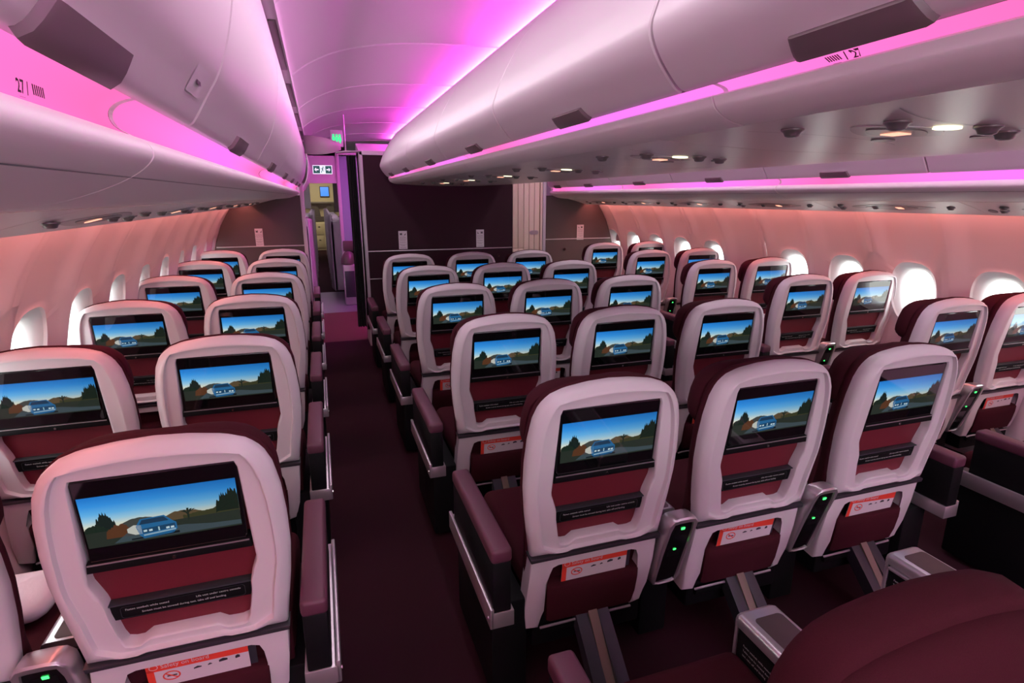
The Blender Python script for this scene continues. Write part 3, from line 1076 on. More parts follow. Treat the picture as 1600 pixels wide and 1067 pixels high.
# film still shown on all the screens, as a layered colour mesh
def film_mesh():
    U0, U1, V0, V1 = -0.152, 0.152, 0.326, 0.454
    vs, fs, cs = [], [], []
    lay = [0.0010]

    def Q(s, t):
        return P(U0 + (U1 - U0) * s, V1 - (V1 - V0) * t, lay[0])

    def poly(pts, col, cols=None):
        b = len(vs)
        for i, (s, t) in enumerate(pts):
            vs.append(Q(min(1, max(0, s)), min(1, max(0, t))))
            cs.append(cols[i] if cols else col)
        fs.append(list(range(b, b + len(pts))))

    def nxt():
        lay[0] += 0.00012
    sky = [(0, (0.010, 0.15, 0.50)), (0.18, (0.03, 0.24, 0.62)), (0.34, (0.10, 0.36, 0.66)), (0.46, (0.26, 0.48, 0.62)), (0.58, (0.55, 0.58, 0.48)), (0.70, (0.55, 0.45, 0.28))]
    for (a, ca), (b, cb) in zip(sky, sky[1:]):
        for k in range(6):
            s0, s1 = k / 6, (k + 1) / 6
            f0, f1 = 1.15 - 0.35 * s0, 1.15 - 0.35 * s1
            poly([(s0, a), (s1, a), (s1, b), (s0, b)], None, [tuple(c * f0 for c in ca), tuple(c * f1 for c in ca), tuple(c * f1 for c in cb), tuple(c * f0 for c in cb)])
    rnd = random.Random(3)

    def blob(s0, s1, t0, t1, col, jag=0.04, n_=18, shape=None):
        top = []
        for i in range(n_ + 1):
            f = i / n_
            e = shape(f) if shape else math.sin(pi * f) ** 0.5
            top.append((s0 + (s1 - s0) * f, t1 + (t0 - t1) * e + (rnd.random() - 0.5) * jag))
        poly([(s1, t1 + 0.02), (s0, t1 + 0.02)] + top, col)
    nxt()
    blob(0.20, 0.50, 0.52, 0.70, (0.045, 0.050, 0.045), 0.01)
    nxt()
    blob(0.46, 0.80, 0.50, 0.72, (0.085, 0.058, 0.030), 0.02)
    nxt()
    blob(0.62, 1.02, 0.47, 0.74, (0.036, 0.038, 0.016), 0.035, 30, lambda f: min(1, 0.45 + 0.55 * f))
    nxt()
    blob(0.84, 1.06, 0.24, 0.62, (0.008, 0.015, 0.010), 0.14, 34)
    blob(0.06, 0.20, 0.36, 0.74, (0.007, 0.015, 0.013), 0.12, 24)
    blob(-0.03, 0.16, 0.56, 0.8, (0.010, 0.020, 0.013), 0.06, 20)
    nxt()
    poly([(0, 0.70), (1, 0.66), (1, 1), (0, 1)], (0.018, 0.025, 0.019))
    nxt()
    blob(0.12, 0.30, 0.60, 0.84, (0.085, 0.032, 0.014), 0.06, 20)
    poly([(0.25, 0.80), (0.62, 0.80), (0.80, 0.86), (1, 0.88), (1, 0.97), (0.16, 0.97)], (0.040, 0.060, 0.070))
    # joshua tree
    for a, b, c_, d in ((0.655, 0.72, 0.655, 0.56), (0.655, 0.60, 0.63, 0.50), (0.655, 0.58, 0.68, 0.49), (0.655, 0.56, 0.657, 0.47), (0.645, 0.56, 0.615, 0.52),
                        (0.668, 0.55, 0.700, 0.50)):
        poly([(a - 0.005, b), (a + 0.005, b), (c_ + 0.008, d), (c_ - 0.008, d)], (0.012, 0.020, 0.014))
    nxt()
    # blue car, nose towards the viewer
    poly([(0.27, 0.96), (0.27, 0.93), (0.58, 0.90), (0.58, 0.95)], (0.006, 0.010, 0.014))
    poly([(0.255, 0.72), (0.30, 0.66), (0.345, 0.68), (0.345, 0.86), (0.30, 0.86), (0.255, 0.80)], (0.45, 0.46, 0.42))
    poly([(0.31, 0.70), (0.345, 0.56), (0.50, 0.54), (0.55, 0.68), (0.57, 0.72), (0.57, 0.85), (0.54, 0.93), (0.35, 0.96), (0.325, 0.88)], (0.015, 0.11, 0.26))
    nxt()
    poly([(0.335, 0.67), (0.355, 0.58), (0.495, 0.565), (0.525, 0.66)], (0.010, 0.035, 0.075))
    poly([(0.345, 0.76), (0.56, 0.73), (0.56, 0.82), (0.35, 0.86)], (0.010, 0.05, 0.11))
    poly([(0.35, 0.88), (0.56, 0.84), (0.56, 0.87), (0.35, 0.91)], (0.22, 0.34, 0.42))
    nxt()
    for s in (0.365, 0.40, 0.51, 0.54):
        poly([(s - 0.011, 0.79), (s + 0.011, 0.785), (s + 0.011, 0.825), (s - 0.011, 0.83)], (0.45, 0.58, 0.62))
    poly([(0.448, 0.76), (0.458, 0.76), (0.458, 0.84), (0.448, 0.84)], (0.3, 0.45, 0.5))
    me = bpy.data.meshes.new('screen_picture')
    me.from_pydata(vs, [], fs)
    ca = me.color_attributes.new('Col', 'FLOAT_COLOR', 'POINT')
    for i, c in enumerate(cs):
        ca.data[i].color = (*c, 1)
    me.materials.append(M['film'])
    me.update()
    # all faces look towards the viewer behind the seat
    bm = bmesh.new()
    bm.from_mesh(me)
    for f in bm.faces:
        if f.normal.y > 0:
            f.normal_flip()
    bm.to_mesh(me)
    bm.free()
    return me


SM['screen_picture'] = film_mesh()


def armrest_meshes(s, a, b, c):
    """aisle-side armrest, s=+1 on the right of the seat; a..b pad, c outer lip of the tray"""
    R = {}
    X = lambda x, y, z: (s * x, y, z)
    mb = MB()
    mb.box(a, b, -0.065, 0.455, 0.585, 0.632, 'pad', 0.012, 3, X)
    R['arm_pad'] = mb.mesh('arm_pad', 50)
    mb = MB()
    mb.box(a + 0.003, b - 0.003, -0.062, 0.45, 0.42, 0.590, 'black', 0.006, 2, X)
    R['arm_body'] = mb.mesh('arm_body')
    mb = MB()
    mb.box(c - 0.012, c, -0.065, 0.50, 0.372, 0.440, 'silver', 0.003, 2, X)
    mb.box(a - 0.005, c - 0.002, -0.065, 0.50, 0.372, 0.424, 'silver', 0.003, 2, X)
    mb.tube([(s * c, -0.045, 0.40), (s * (c + 0.003), -0.045, 0.40)], 0.005, 'chrome', 8)
    R['arm_tray'] = mb.mesh('arm_tray')
    mb = MB()
    mb.box(a - 0.08, c - 0.03, 0.03, 0.50, 0.02, 0.373, 'black', 0.01, 2, X)
    R['side_skirt'] = mb.mesh('side_skirt')
    return R


AR = {'left': armrest_meshes(1, 0.258, 0.324, 0.342), 'centre_left': armrest_meshes(-1, 0.303, 0.366, 0.372),
      'centre_right': armrest_meshes(1, 0.303, 0.366, 0.372), 'right': armrest_meshes(-1, 0.258, 0.324, 0.342)}
GROUP = 'cabin seats with screens in their backs'


def seat(x, y, label, arm=None, plain=False, detail=True):
    t = thing('passenger_seat', label, 'seat', (x, y, 0), GROUP)

    def part(name, parent=t, key=None):
        o = bpy.data.objects.new(name, SM[key or name])
        C.objects.link(o)
        o.parent = parent
        return o
    if not plain:
        part('seat_shell')
        part('back_panel')
        part('trim_band')
        part('lower_shell')
        part('recess_panel')
        part('literature_pocket')
        sc = part('screen')
        part('screen_picture', sc)
        part('screen_button', sc)
        pb = part('placard_bar')
        if detail:
            part('lettering', pb)
        part('footrest_bar')
        part('backrest')
        part('headrest')
    part('seat_cushion').scale.x = 0.8 if plain else 1.0
    part('seat_base')
    part('rear_leg')
    part('front_leg')
    if arm:
        for k, me in AR[arm].items():
            o = bpy.data.objects.new(k, me)
            C.objects.link(o)
            o.parent = t
    return t


# safety card, standing in the pocket
def card_mesh():
    mb = MB()

    def K(u, v, w):
        return P(u, v + 0.004, w + 0.021)
    mb.box(-0.112, 0.118, -0.20, -0.048, -0.030, -0.0285, 'card', xf=K)
    mb.box(-0.112, 0.118, -0.076, -0.048, -0.0286, -0.0280, 'cardred', xf=K)
    mb.box(-0.112, -0.096, -0.20, -0.070, -0.0286, -0.0280, 'cardred', xf=K)
    text_mesh('Safety on board', 0.017, lambda a, b: K(-0.080 + a, -0.068 + b, -0.0276), 'card', mb)
    ring = [(-0.095 + 0.010 * cos(2 * pi * i / 16), -0.062 + 0.008 * sin(2 * pi * i / 16)) for i in range(16)]
    ri = inset(ring, (-0.095, -0.062), 0.0015)
    mb.loft([ringw(ring, -0.0277), ringw(ri, -0.0277)], 'card', K)
    # no smoking sign
    c = (-0.060, -0.098)
    ring = [(c[0] + 0.020 * cos(2 * pi * i / 20), c[1] + 0.015 * sin(2 * pi * i / 20)) for i in range(20)]
    ri = inset(ring, c, 0.0035)
    mb.loft([ringw(ring, -0.0282), ringw(ri, -0.0282)], 'cardred', K)
    mb.add([K(c[0] - 0.014, c[1] + 0.008, -0.0281), K(c[0] - 0.011, c[1] + 0.010, -0.0281), K(c[0] + 0.014, c[1] - 0.008, -0.0281), K(c[0] + 0.011, c[1] - 0.010, -0.0281)],
           [[0, 1, 2, 3]], 'cardred')
    mb.add([K(c[0] - 0.010, c[1] - 0.002, -0.02815), K(c[0] - 0.010, c[1] + 0.002, -0.02815), K(c[0] + 0.012, c[1] + 0.002, -0.02815), K(c[0] + 0.012, c[1] - 0.002, -0.02815)],
           [[0, 1, 2, 3]], 'carddark')
    for (u, v, du, dv) in ((-0.010, -0.094, 0.018, 0.005), (0.022, -0.092, 0.010, 0.004), (0.048, -0.090, 0.020, 0.008), (0.086, -0.090, 0.011, 0.009)):
        mb.add([K(u, v, -0.0282), K(u + du, v + 0.002, -0.0282), K(u + du, v + dv, -0.0282), K(u + du * 0.5, v + dv + 0.003, -0.0282), K(u, v + dv - 0.001, -0.0282)],
               [[0, 1, 2, 3, 4]], 'carddark')
    return mb.mesh('safety_card', 0)


CARD = card_mesh()
MAG = MB()
MAG.box(-0.100, 0.135, -0.20, -0.036, -0.018, -0.014, 'carddark', xf=P)
MAG = MAG.mesh('booklet', 0)


def card(x, y, label, ang=0.0, second=False):
    o = bpy.data.objects.new('safety_card', CARD)
    C.objects.link(o)
    o.location = (x, y, 0)
    if ang:
        piv = Vector(P(0, -0.12, -0.03))
        o.matrix_world = Matrix.Translation(Vector((x, y, 0)) + piv) @ Matrix.Rotation(ang, 4, 'Y') @ Matrix.Translation(-piv)
    tag(o, label, 'safety card', 'safety cards in the seat pockets')
    if second:
        q = bpy.data.objects.new('booklet', MAG)
        C.objects.link(q)
        q.location = (x, y, 0)
        tag(q, 'dark booklet ' + second, 'booklet', 'booklets in the seat pockets')


# console between two seats
def console_meshes(lid):
    R = {}
    mb = MB()
    # rear post, leaning, silver ring around a black face
    def K(u, v, w):       # u across, v up, w towards the rear
        return (u - 0.004, -0.050 + (0.61 - v) * 0.30 - w, v - 0.012)
    o_ = roundrect(-0.055, 0.055, 0.30, 0.613, 0.028, 5)
    c = (0, 0.46)
    oR = polar(o_, c, 48)
    iR = polar(roundrect(-0.040, 0.040, 0.31, 0.590, 0.012, 4), c, 48)
    mb.loft([ringw(inset(oR, c, 0.004), -0.06), ringw(oR, -0.045), ringw(oR, -0.006), ringw(inset(oR, c, 0.006), 0.0), ringw(inset(iR, c, -0.003), 0.0),
             ringw(iR, -0.006)], 'silver', K)
    R['post_frame'] = mb.mesh('post_frame', 50)
    mb = MB()
    mb.prism(iR, -0.03, -0.006, 'glossblack', K)
    mb.box(-0.024, 0.026, 0.535, 0.565, -0.0062, -0.005, 'black', xf=K)
    mb.box(-0.024, 0.026, 0.44, 0.47, -0.0062, -0.005, 'black', xf=K)
    R['socket_plate'] = mb.mesh('socket_plate')
    mb = MB()
    mb.box(-0.002, 0.012, 0.560, 0.570, -0.006, -0.003, 'led', 0.002, xf=K)
    mb.box(-0.006, 0.004, 0.468, 0.475, -0.006, -0.003, 'led', 0.002, xf=K)
    R['indicator_light'] = mb.mesh('indicator_light')
    mb = MB()
    x0, x1, ya, yb, zt = -0.062, 0.062, 0.10, 0.575, 0.545
    mb.box(x0 + 0.006, x1 - 0.006, ya, yb - 0.012, 0.04, zt - 0.02, 'black', 0.006)
    R['console_body'] = mb.mesh('console_body')
    mb = MB()
    prof_ = [(x0, zt - 0.035), (x0, zt - 0.014), (x0 + 0.004, zt - 0.004), (x0 + 0.014, zt), (x1 - 0.014, zt), (x1 - 0.004, zt - 0.004), (x1, zt - 0.014), (x1, zt - 0.035)]
    mb.loft([[(x, y, z) for x, z in prof_] for y in (ya, yb - 0.012)], 'silver', cap0=True, closed=True)
    pr2 = [(x * 0.96, z - 0.006) for x, z in prof_]
    mb.loft([[(x, yb - 0.012, z) for x, z in prof_], [(x, yb - 0.002, z) for x, z in pr2]], 'silver', cap1=True)
    mb.box(x0, x0 + 0.006, yb - 0.014, yb - 0.004, 0.10, zt - 0.02, 'silver', 0.002)
    mb.box(x1 - 0.006, x1, yb - 0.014, yb - 0.004, 0.10, zt - 0.02, 'silver', 0.002)
    R['console_top'] = mb.mesh('console_top', 50)
    mb = MB()
    if not lid:
        mb.prism(roundrect(x0 + 0.024, x1 - 0.016, ya + 0.01, yb - 0.04, 0.012, 4), zt - 0.002, zt + 0.0012, 'inlay', lambda a, b, w: (a, b, w))
    else:
        mb.prism(roundrect(x0 + 0.024, x1 - 0.016, yb - 0.145, yb - 0.035, 0.012, 4), zt - 0.002, zt + 0.0012, 'inlay', lambda a, b, w: (a, b, w))
        mb.box(x0 + 0.002, x1 - 0.002, ya, yb - 0.155, zt, zt + 0.004, 'silver', 0.002)
        mb.box(x0 - 0.010, x0 + 0.002, yb - 0.26, yb - 0.02, zt - 0.045, zt - 0.036, 'silver', 0.002)
    R['inlay_panel'] = mb.mesh('inlay_panel')
    mb = MB()
    # latch buttons and small notice on the left face
    mb.box(x0 + 0.001, x0 + 0.006, yb - 0.26, yb - 0.215, 0.40, 0.45, 'silver', 0.003)
    mb.box(x0 + 0.001, x0 + 0.006, yb - 0.30, yb - 0.268, 0.40, 0.45, 'silver', 0.003)
    R['side_latch'] = mb.mesh('side_latch')
    mb = MB()
    for j, s in enumerate(('Fasten seatbelt while seated', 'Table must be stowed during', 'taxi, take off and landing')):
        text_mesh(s, 0.0085, lambda a, b, j=j: (x0 + 0.0055, yb - 0.035 - a, 0.465 - j * 0.014 + b), 'letter', mb)
    R['notice_lettering'] = mb.mesh('notice_lettering', 0)
    return R


CON = {0: console_meshes(False), 1: console_meshes(True)}


def console(x, y, label, kind=0, front=True, rear=True):
    t = thing('seat_console', label, 'console', (x, y, 0), 'silver-edged consoles between seats')
    for k, me in CON[kind].items():
        if not rear and k in ('post_frame', 'socket_plate', 'indicator_light'):
            continue
        o = bpy.data.objects.new(k, me)
        C.objects.link(o)
        o.parent = t
    return t


rows_c = [1.40 + PITCH * k for k in range(5)]
rows_l = [1.35 + PITCH * k for k in range(6)]
rows_r = [2.02 + PITCH * k for k in range(5)]
colsC = [(0.751, 'left', 'centre_left'), (1.343, 'middle', None), (1.935, 'right', 'centre_right')]
for k, y in enumerate(rows_c):
    for x, nm, arm in colsC:
        seat(x, y, 'white-backed %s seat of the centre block, %s row from the camera' % (nm, ordn[k]), arm, detail=k < 3)
        if k < 3:
            card(x, y, 'red and white card behind the %s centre seat, %s row from the camera' % (nm, ordn[k]),
                 [0.0, 0.06, 0.03][int(k + x) % 3] * (1 if nm != 'left' else 0.3),
                 'behind the card in the pocket of the %s centre seat, first row' % nm if k == 0 else False)
    for x, nm, kd in ((1.044, 'left and middle', 0), (1.637, 'middle and right', 1)):
        console(x, y, 'green-lit console between the %s centre seats, %s row from the camera' % (nm, ordn[k]), kd)
for k, y in enumerate(rows_l):
    for x, nm, arm in ((-0.381, 'aisle', 'left'), (-0.955, 'window', None)):
        seat(x, y, 'white-backed %s seat of the left pair, %s row from the camera' % (nm, ordn[k]), arm, detail=k < 3)
        if k < 2:
            card(x, y, 'red and white card behind the left %s seat, %s row from the camera' % (nm, ordn[k]), 0.03 * k,
                 'behind the card of the left %s seat, nearest row' % nm if k == 0 else False)
    console(-0.668, y, 'green-lit console between the left pair of seats, %s row from the camera' % ordn[k], 0)
for k, y in enumerate(rows_r):
    for x, nm, arm in ((3.075, 'aisle', 'right'), (3.665, 'window', None)):
        seat(x, y, 'white-backed %s seat of the right pair, %s row from the camera' % (nm, ordn[k]), arm, detail=k < 3)
        if k < 3:
            card(x, y, 'red and white card behind the right %s seat, %s row from the camera' % (nm, ordn[k]), 0.05 * (k % 2))
    console(3.37, y, 'green-lit console between the right pair of seats, %s row from the camera' % ordn[k], 0)

# the row beside the camera
s0 = seat(0.785, 0.455, 'maroon fabric headrest and backrest filling the lower right corner, seen from above', 'centre_left', plain=True)
mb = MB()
rr = [(u, v * 0.955) for u, v in polar(OUT, CT, NR)]
rings = [ringw(inset(rr, CT, 0.01), -0.055), ringw(inset(rr, CT, 0.0), -0.050), ringw(inset(rr, CT, 0.0), -0.022), ringw(inset(rr, CT, 0.006), -0.004),
         ringw(inset(rr, CT, 0.022), 0.012), ringw(inset(rr, CT, 0.09), 0.022)]
mb.loft(rings, 'fabric', P, True, True)
mb.build('backrest', s0, 60)
mb = MB()
rr = [(u, v * 0.990) for u, v in polar(OUT, CT, NR)]
rings = [ringw(inset(rr, CT, 0.03), -0.030), ringw(inset(rr, CT, 0.008), -0.032), ringw(rr, -0.045), ringw(rr, -0.085), ringw(inset(rr, CT, 0.01), -0.105),
         ringw(inset(rr, CT, 0.06), -0.115)]
mb.loft(rings, 'fabric', P, True, True)
mb.build('headrest', s0, 60)
s0.location.z = -0.04
for ch in s0.children:
    if ch.name.startswith('arm_'):
        ch.location = (-0.023, 0.04, 0.04)
console(1.017, 0.433, 'silver and brown console at the bottom edge beside the near maroon headrest', 0, rear=False)
console(1.632, 0.50, 'silver console with short brown inlay and flat lid behind the near maroon headrest', 1, rear=False)
seat(2.925, 1.05, 'seat at the right edge showing its black side panel and silver rail to the aisle', 'right')


# ---- pillow and blanket on the second left window seat
mb = MB()
rings = []
for i in range(9):
    a = -pi / 2 + pi * i / 8
    r, z = cos(a), sin(a)
    rings.append([((0.19 * max(r, 0.02) ** 0.5) * math.copysign(abs(cos(q)) ** 0.6, cos(q)), (0.14 * max(r, 0.02) ** 0.5) * math.copysign(abs(sin(q)) ** 0.6, sin(q)),
                   0.05 * z + 0.006 * sin(3 * q)) for q in [2 * pi * j / 28 for j in range(28)]])
mb.loft(rings, 'blanket', cap0=True, cap1=True)
o = mb.build('pillow', smooth=80)
o.location = (-0.90, 1.35 + 0.36, 0.515)
o.scale = (0.62, 0.8, 0.7)
tag(o, 'pale pillow lying on the window seat at the lower left corner', 'pillow')

# ================================================================== PARTITIONS
def panel_thing(name, label, cat, group=None, loc=(0, 0, 0)):
    return thing(name, label, cat, loc, group)


# centre partition
t = panel_thing('partition', 'dark plum partition wall ahead of the centre seats with a thin silver rail', 'partition', None, (XC, 6.25, 0))
g = lambda x, y, z: (x - XC, y - 6.25, z)
mb = MB()
mb.box(0.455, 2.09, 6.25, 6.30, 0.0, 2.02, 'plum', xf=g)
mb.build('panel', t)
mb = MB()
mb.box(0.425, 0.462, 6.225, 6.62, 0.0, 2.06, 'shell', 0.006, xf=g)
mb.build('edge_frame', t)
mb = MB()
mb.box(0.46, 2.09, 6.238, 6.252, 1.030, 1.042, 'silver', 0.002, xf=g)
mb.build('rail', t)
mb = MB()
mb.box(0.46, 0.62, 6.240, 6.252, 0.735, 0.745, 'silver', 0.002, xf=g)
mb.build('rail', t)
mb = MB()
mb.prism([(6.225, 2.02), (6.225, 2.06), (6.60, 2.16), (6.62, 2.10), (6.62, 2.02)], 0.425, 2.088, 'ceil', lambda a, b, w: g(w, a, b), 0.005)
mb.build('top_shelf', t)
for x in (0.76, 1.92):
    mb = MB()
    mb.tube([g(x, 6.25, 0.945), g(x, 6.236, 0.945)], 0.022, 'plum', 14)
    mb.tube([g(x, 6.236, 0.945), g(x, 6.231, 0.945)], 0.011, 'chrome', 12)
    mb.build('latch_cup', t)


def notice(x, y, z0, z1, w, label, flip=False):
    t = thing('notice', label, 'notice', (x, y, z0), 'white paper notices on the partitions')
    h = z1 - z0
    mb = MB()
    mb.box(-w / 2, w / 2, -0.003, 0.0, 0, h, 'paper')
    mb.build('sheet', t, 0)
    mb = MB()
    f = -1 if flip else 1
    K = lambda a, b, w_: (a, -0.0036, b)
    # two pictograms and blocks of small print as thin lines
    mb.prism([(-0.03 * f, h - 0.045), (-0.03 * f, h - 0.02), (-0.024 * f, h - 0.02), (-0.020 * f, h - 0.032), (-0.014 * f, h - 0.02), (-0.008 * f, h - 0.02), (-0.008 * f, h - 0.045), (-0.014 * f, h - 0.045),
              (-0.019 * f, h - 0.038), (-0.024 * f, h - 0.045)], 0, 1, 'carddark', lambda a, b, w_: (a, -0.0034 - 0.0004 * w_, b))
    mb.prism([(0.012 * f, h - 0.045), (0.030 * f, h - 0.045), (0.032 * f, h - 0.018), (0.026 * f, h - 0.032)], 0, 1, 'carddark', lambda a, b, w_: (a, -0.0034 - 0.0004 * w_, b))
    mb.build('pictograms', t, 0)
    mb = MB()
    zz = h - 0.066
    for s in ('In an emergency', 'place your head', 'on your knees and', 'hold your legs', '', 'NO SMOKING', '', 'Please stow your', 'tray table', '', 'Fasten seatbelt'):
        if s:
            text_mesh(s, 0.0105, lambda a, b: (a, -0.0036, zz + b), 'carddark', mb, 'CENTER')
        zz -= 0.0115
    mb.build('print', t, 0)


notice(0.837, 6.248, 1.052, 1.246, 0.092, 'white notice with two pictograms on the plum partition, left one')
notice(1.703, 6.248, 1.052, 1.246, 0.090, 'white notice with two pictograms on the plum partition, right one', True)
notice(-0.675, 7.118, 1.055, 1.253, 0.082, 'white notice on the taupe bulkhead ahead of the left pair of seats')
notice(3.355, 7.118, 1.036, 1.237, 0.10, 'white notice on the taupe bulkhead ahead of the right pair of seats', True)

# closet with cream fold doors beside the partition
t = panel_thing('closet', 'cream folding-door closet with latch plate between partition and right bulkhead', 'closet', None, (2.29, 6.25, 0))
g = lambda x, y, z: (x - 2.29, y - 6.25, z)
mb = MB()
mb.box(2.095, 2.49, 6.29, 7.08, 0.0, 2.3, 'cream', xf=g)
mb.build('body', t)
for a, b in ((2.095, 2.155), (2.16, 2.225), (2.23, 2.29), (2.295, 2.355), (2.36, 2.42)):
    mb = MB()
    if a < 2.2:
        mb.box(a, b, 6.25, 6.285, 0.02, 1.02, 'cream', 0.003, xf=g)
        mb.box(a, b, 6.25, 6.285, 1.027, 2.3, 'cream', 0.003, xf=g)
    else:
        mb.box(a, b, 6.25, 6.285, 0.02, 2.3, 'cream', 0.003, xf=g)
    mb.build('door_leaf', t)
mb = MB()
mb.prism(roundrect(2.30, 2.405, 1.178, 1.225, 0.02, 5), 0, 0.008, 'silver', lambda a, b, w: g(a, 6.25 - w, b))
mb.build('latch_plate', t)
mb = MB()
mb.box(2.43, 2.455, 6.24, 6.29, 0, 2.3, 'cream', 0.004, xf=g)
mb.box(2.458, 2.495, 6.23, 6.29, 0, 2.3, 'shell', 0.006, xf=g)
mb.build('door_post', t)

# side bulkheads, cut to the curve of the sidewall
for sgn, nm, xin in ((-1, 'left', -0.185), (1, 'right', 2.70)):
    t = panel_thing('bulkhead', 'taupe bulkhead wall with pale rail ahead of the %s pair of seats' % nm, 'bulkhead', None, (xin, 7.12, 0))
    g = lambda x, y, z: (x - xin, y - 7.12, z)
    zs = [0.0, 0.2, 0.4, 0.6, 0.8, 0.97, 1.12, 1.29, 1.4, 1.475, 1.55, 1.62]
    edge = [(XC + sgn * (wallD(z) - 0.008), z) for z in zs]
    top = [(xin, 1.62)] if sgn < 0 else [(xin, 1.62)]
    poly = [(xin, 0.0)] + edge + top
    mb = MB()
    mb.prism(poly, 7.12, 7.15, 'slate', lambda a, b, w: g(a, w, b))
    mb.build('panel', t)
    mb = MB()
    xe = XC + sgn * 2.47
    mb.box(min(xin, xe), max(xin, xe), 7.108, 7.122, 1.046, 1.058, 'shell', 0.002, xf=g)
    mb.build('rail', t)
    mb = MB()
    mb.box(xin - 0.012, xin + 0.030 if sgn < 0 else xin + 0.02, 7.09, 7.17, 0.0, 1.75, 'shell', 0.004, xf=g)
    mb.build('edge_post', t)
    if sgn > 0:
        mb = MB()
        mb.tube([g(3.12, 7.118, 0.915), g(3.12, 7.10, 0.915)], 0.018, 'chrome', 12)
        mb.build('coat_hook', t)

# curtain gathered at the partition edge
mb = MB()
def curtain(x0, x1, y, z0, z1, folds, amp, k, mb, flare=0.0):
    rings = []
    for j in range(13):
        f = j / 12
        z = z1 + (z0 - z1) * f
        row = []
        for i in range(folds * 8 + 1):
            s = i / (folds * 8)
            xx = x0 + (x1 - x0) * s + 0.006 * sin(3 * f + s * 5) + flare * f * (s - 0.3)
            row.append((xx, y + amp * sin(2 * pi * folds * s) * (0.7 + 0.5 * f), z))
        rings.append(row)
    mb.loft(rings, k, closed=False)
    mb.loft([[(x, yy + 0.004, z) for x, yy, z in r] for r in rings], k, closed=False)
curtain(0.300, 0.398, 6.19, 0.235, 2.01, 4, 0.03, 'curtain', mb, -0.01)
o = mb.build('curtain', smooth=60)
tag(o, 'black curtain gathered at the left edge of the plum partition', 'curtain')
mb = MB()
curtain(0.402, 0.421, 6.18, 0.20, 2.03, 2, 0.02, 'curtain2', mb)
o = mb.build('curtain', smooth=60)
tag(o, 'narrow dark brown curtain fold between black curtain and partition edge', 'curtain')
mb = MB()
mb.tube([(0.20, 6.2, 2.03), (0.30, 6.2, 2.045), (0.44, 6.22, 2.05)], 0.010, 'silver')
mb.tube([(0.30, 6.2, 2.045), (0.30, 6.2, 2.43)], 0.006, 'silver')
tag(mb.build('curtain_rail'), 'short silver rail holding the black curtain', 'rail')

# curved grey header over the aisle
mb = MB()
rings = []
for i in range(13):
    s = i / 12
    x = -0.092 + 0.352 * s
    y = 6.10 + 0.10 * (2 * s - 1) ** 2 + 0.06 * s
    top = 2.185 - 0.06 * s ** 2
    bot = 2.005 + 0.03 * (2 * s - 0.6) ** 2
    rings.append([(x, y, top), (x, y - 0.012, top - 0.01), (x, y - 0.018, (top + bot) / 2), (x, y - 0.006, bot), (x, y + 0.07, bot + 0.01), (x, y + 0.09, top)])
mb.loft(rings, 'header', cap0=True, cap1=True)
tag(mb.build('curtain_header', smooth=50), 'curved grey header plate spanning the left aisle under the ceiling', 'header')

# lit toilet sign
t = thing('toilet_sign', 'green lit toilet sign hanging over the left aisle', 'sign', (0.232, 6.62, 2.20))
mb = MB()
mb.box(-0.055, 0.07, -0.01, 0.03, -0.08, 0.09, 'ceil', 0.004)
mb.build('sign_housing', t)
mb = MB()
for dx in (-0.028, 0.006, 0.038):
    r0 = 0.011
    ring = [(dx + r0 * cos(2 * pi * i / 14), 0.038 + r0 * sin(2 * pi * i / 14)) for i in range(14)]
    K = lambda a, b, w: (a, -0.011 - 0.003 * w, b)
    mb.prism(ring, 0, 1, 'signgreen', K)
    body = [(dx - 0.014, 0.024), (dx + 0.014, 0.024), (dx + 0.014, -0.012), (dx + 0.008, -0.012), (dx + 0.007, -0.045), (dx - 0.007, -0.045), (dx - 0.008, -0.012), (dx - 0.014, -0.012)]
    if dx > 0.03:
        body = [(dx - 0.010, 0.024), (dx + 0.010, 0.024), (dx + 0.017, -0.02), (dx + 0.006, -0.02), (dx + 0.006, -0.045), (dx - 0.006, -0.045), (dx - 0.006, -0.02), (dx - 0.017, -0.02)]
    mb.prism(body[::-1], 0, 1, 'signgreen', K)
mb.build('pictograms', t, 0)


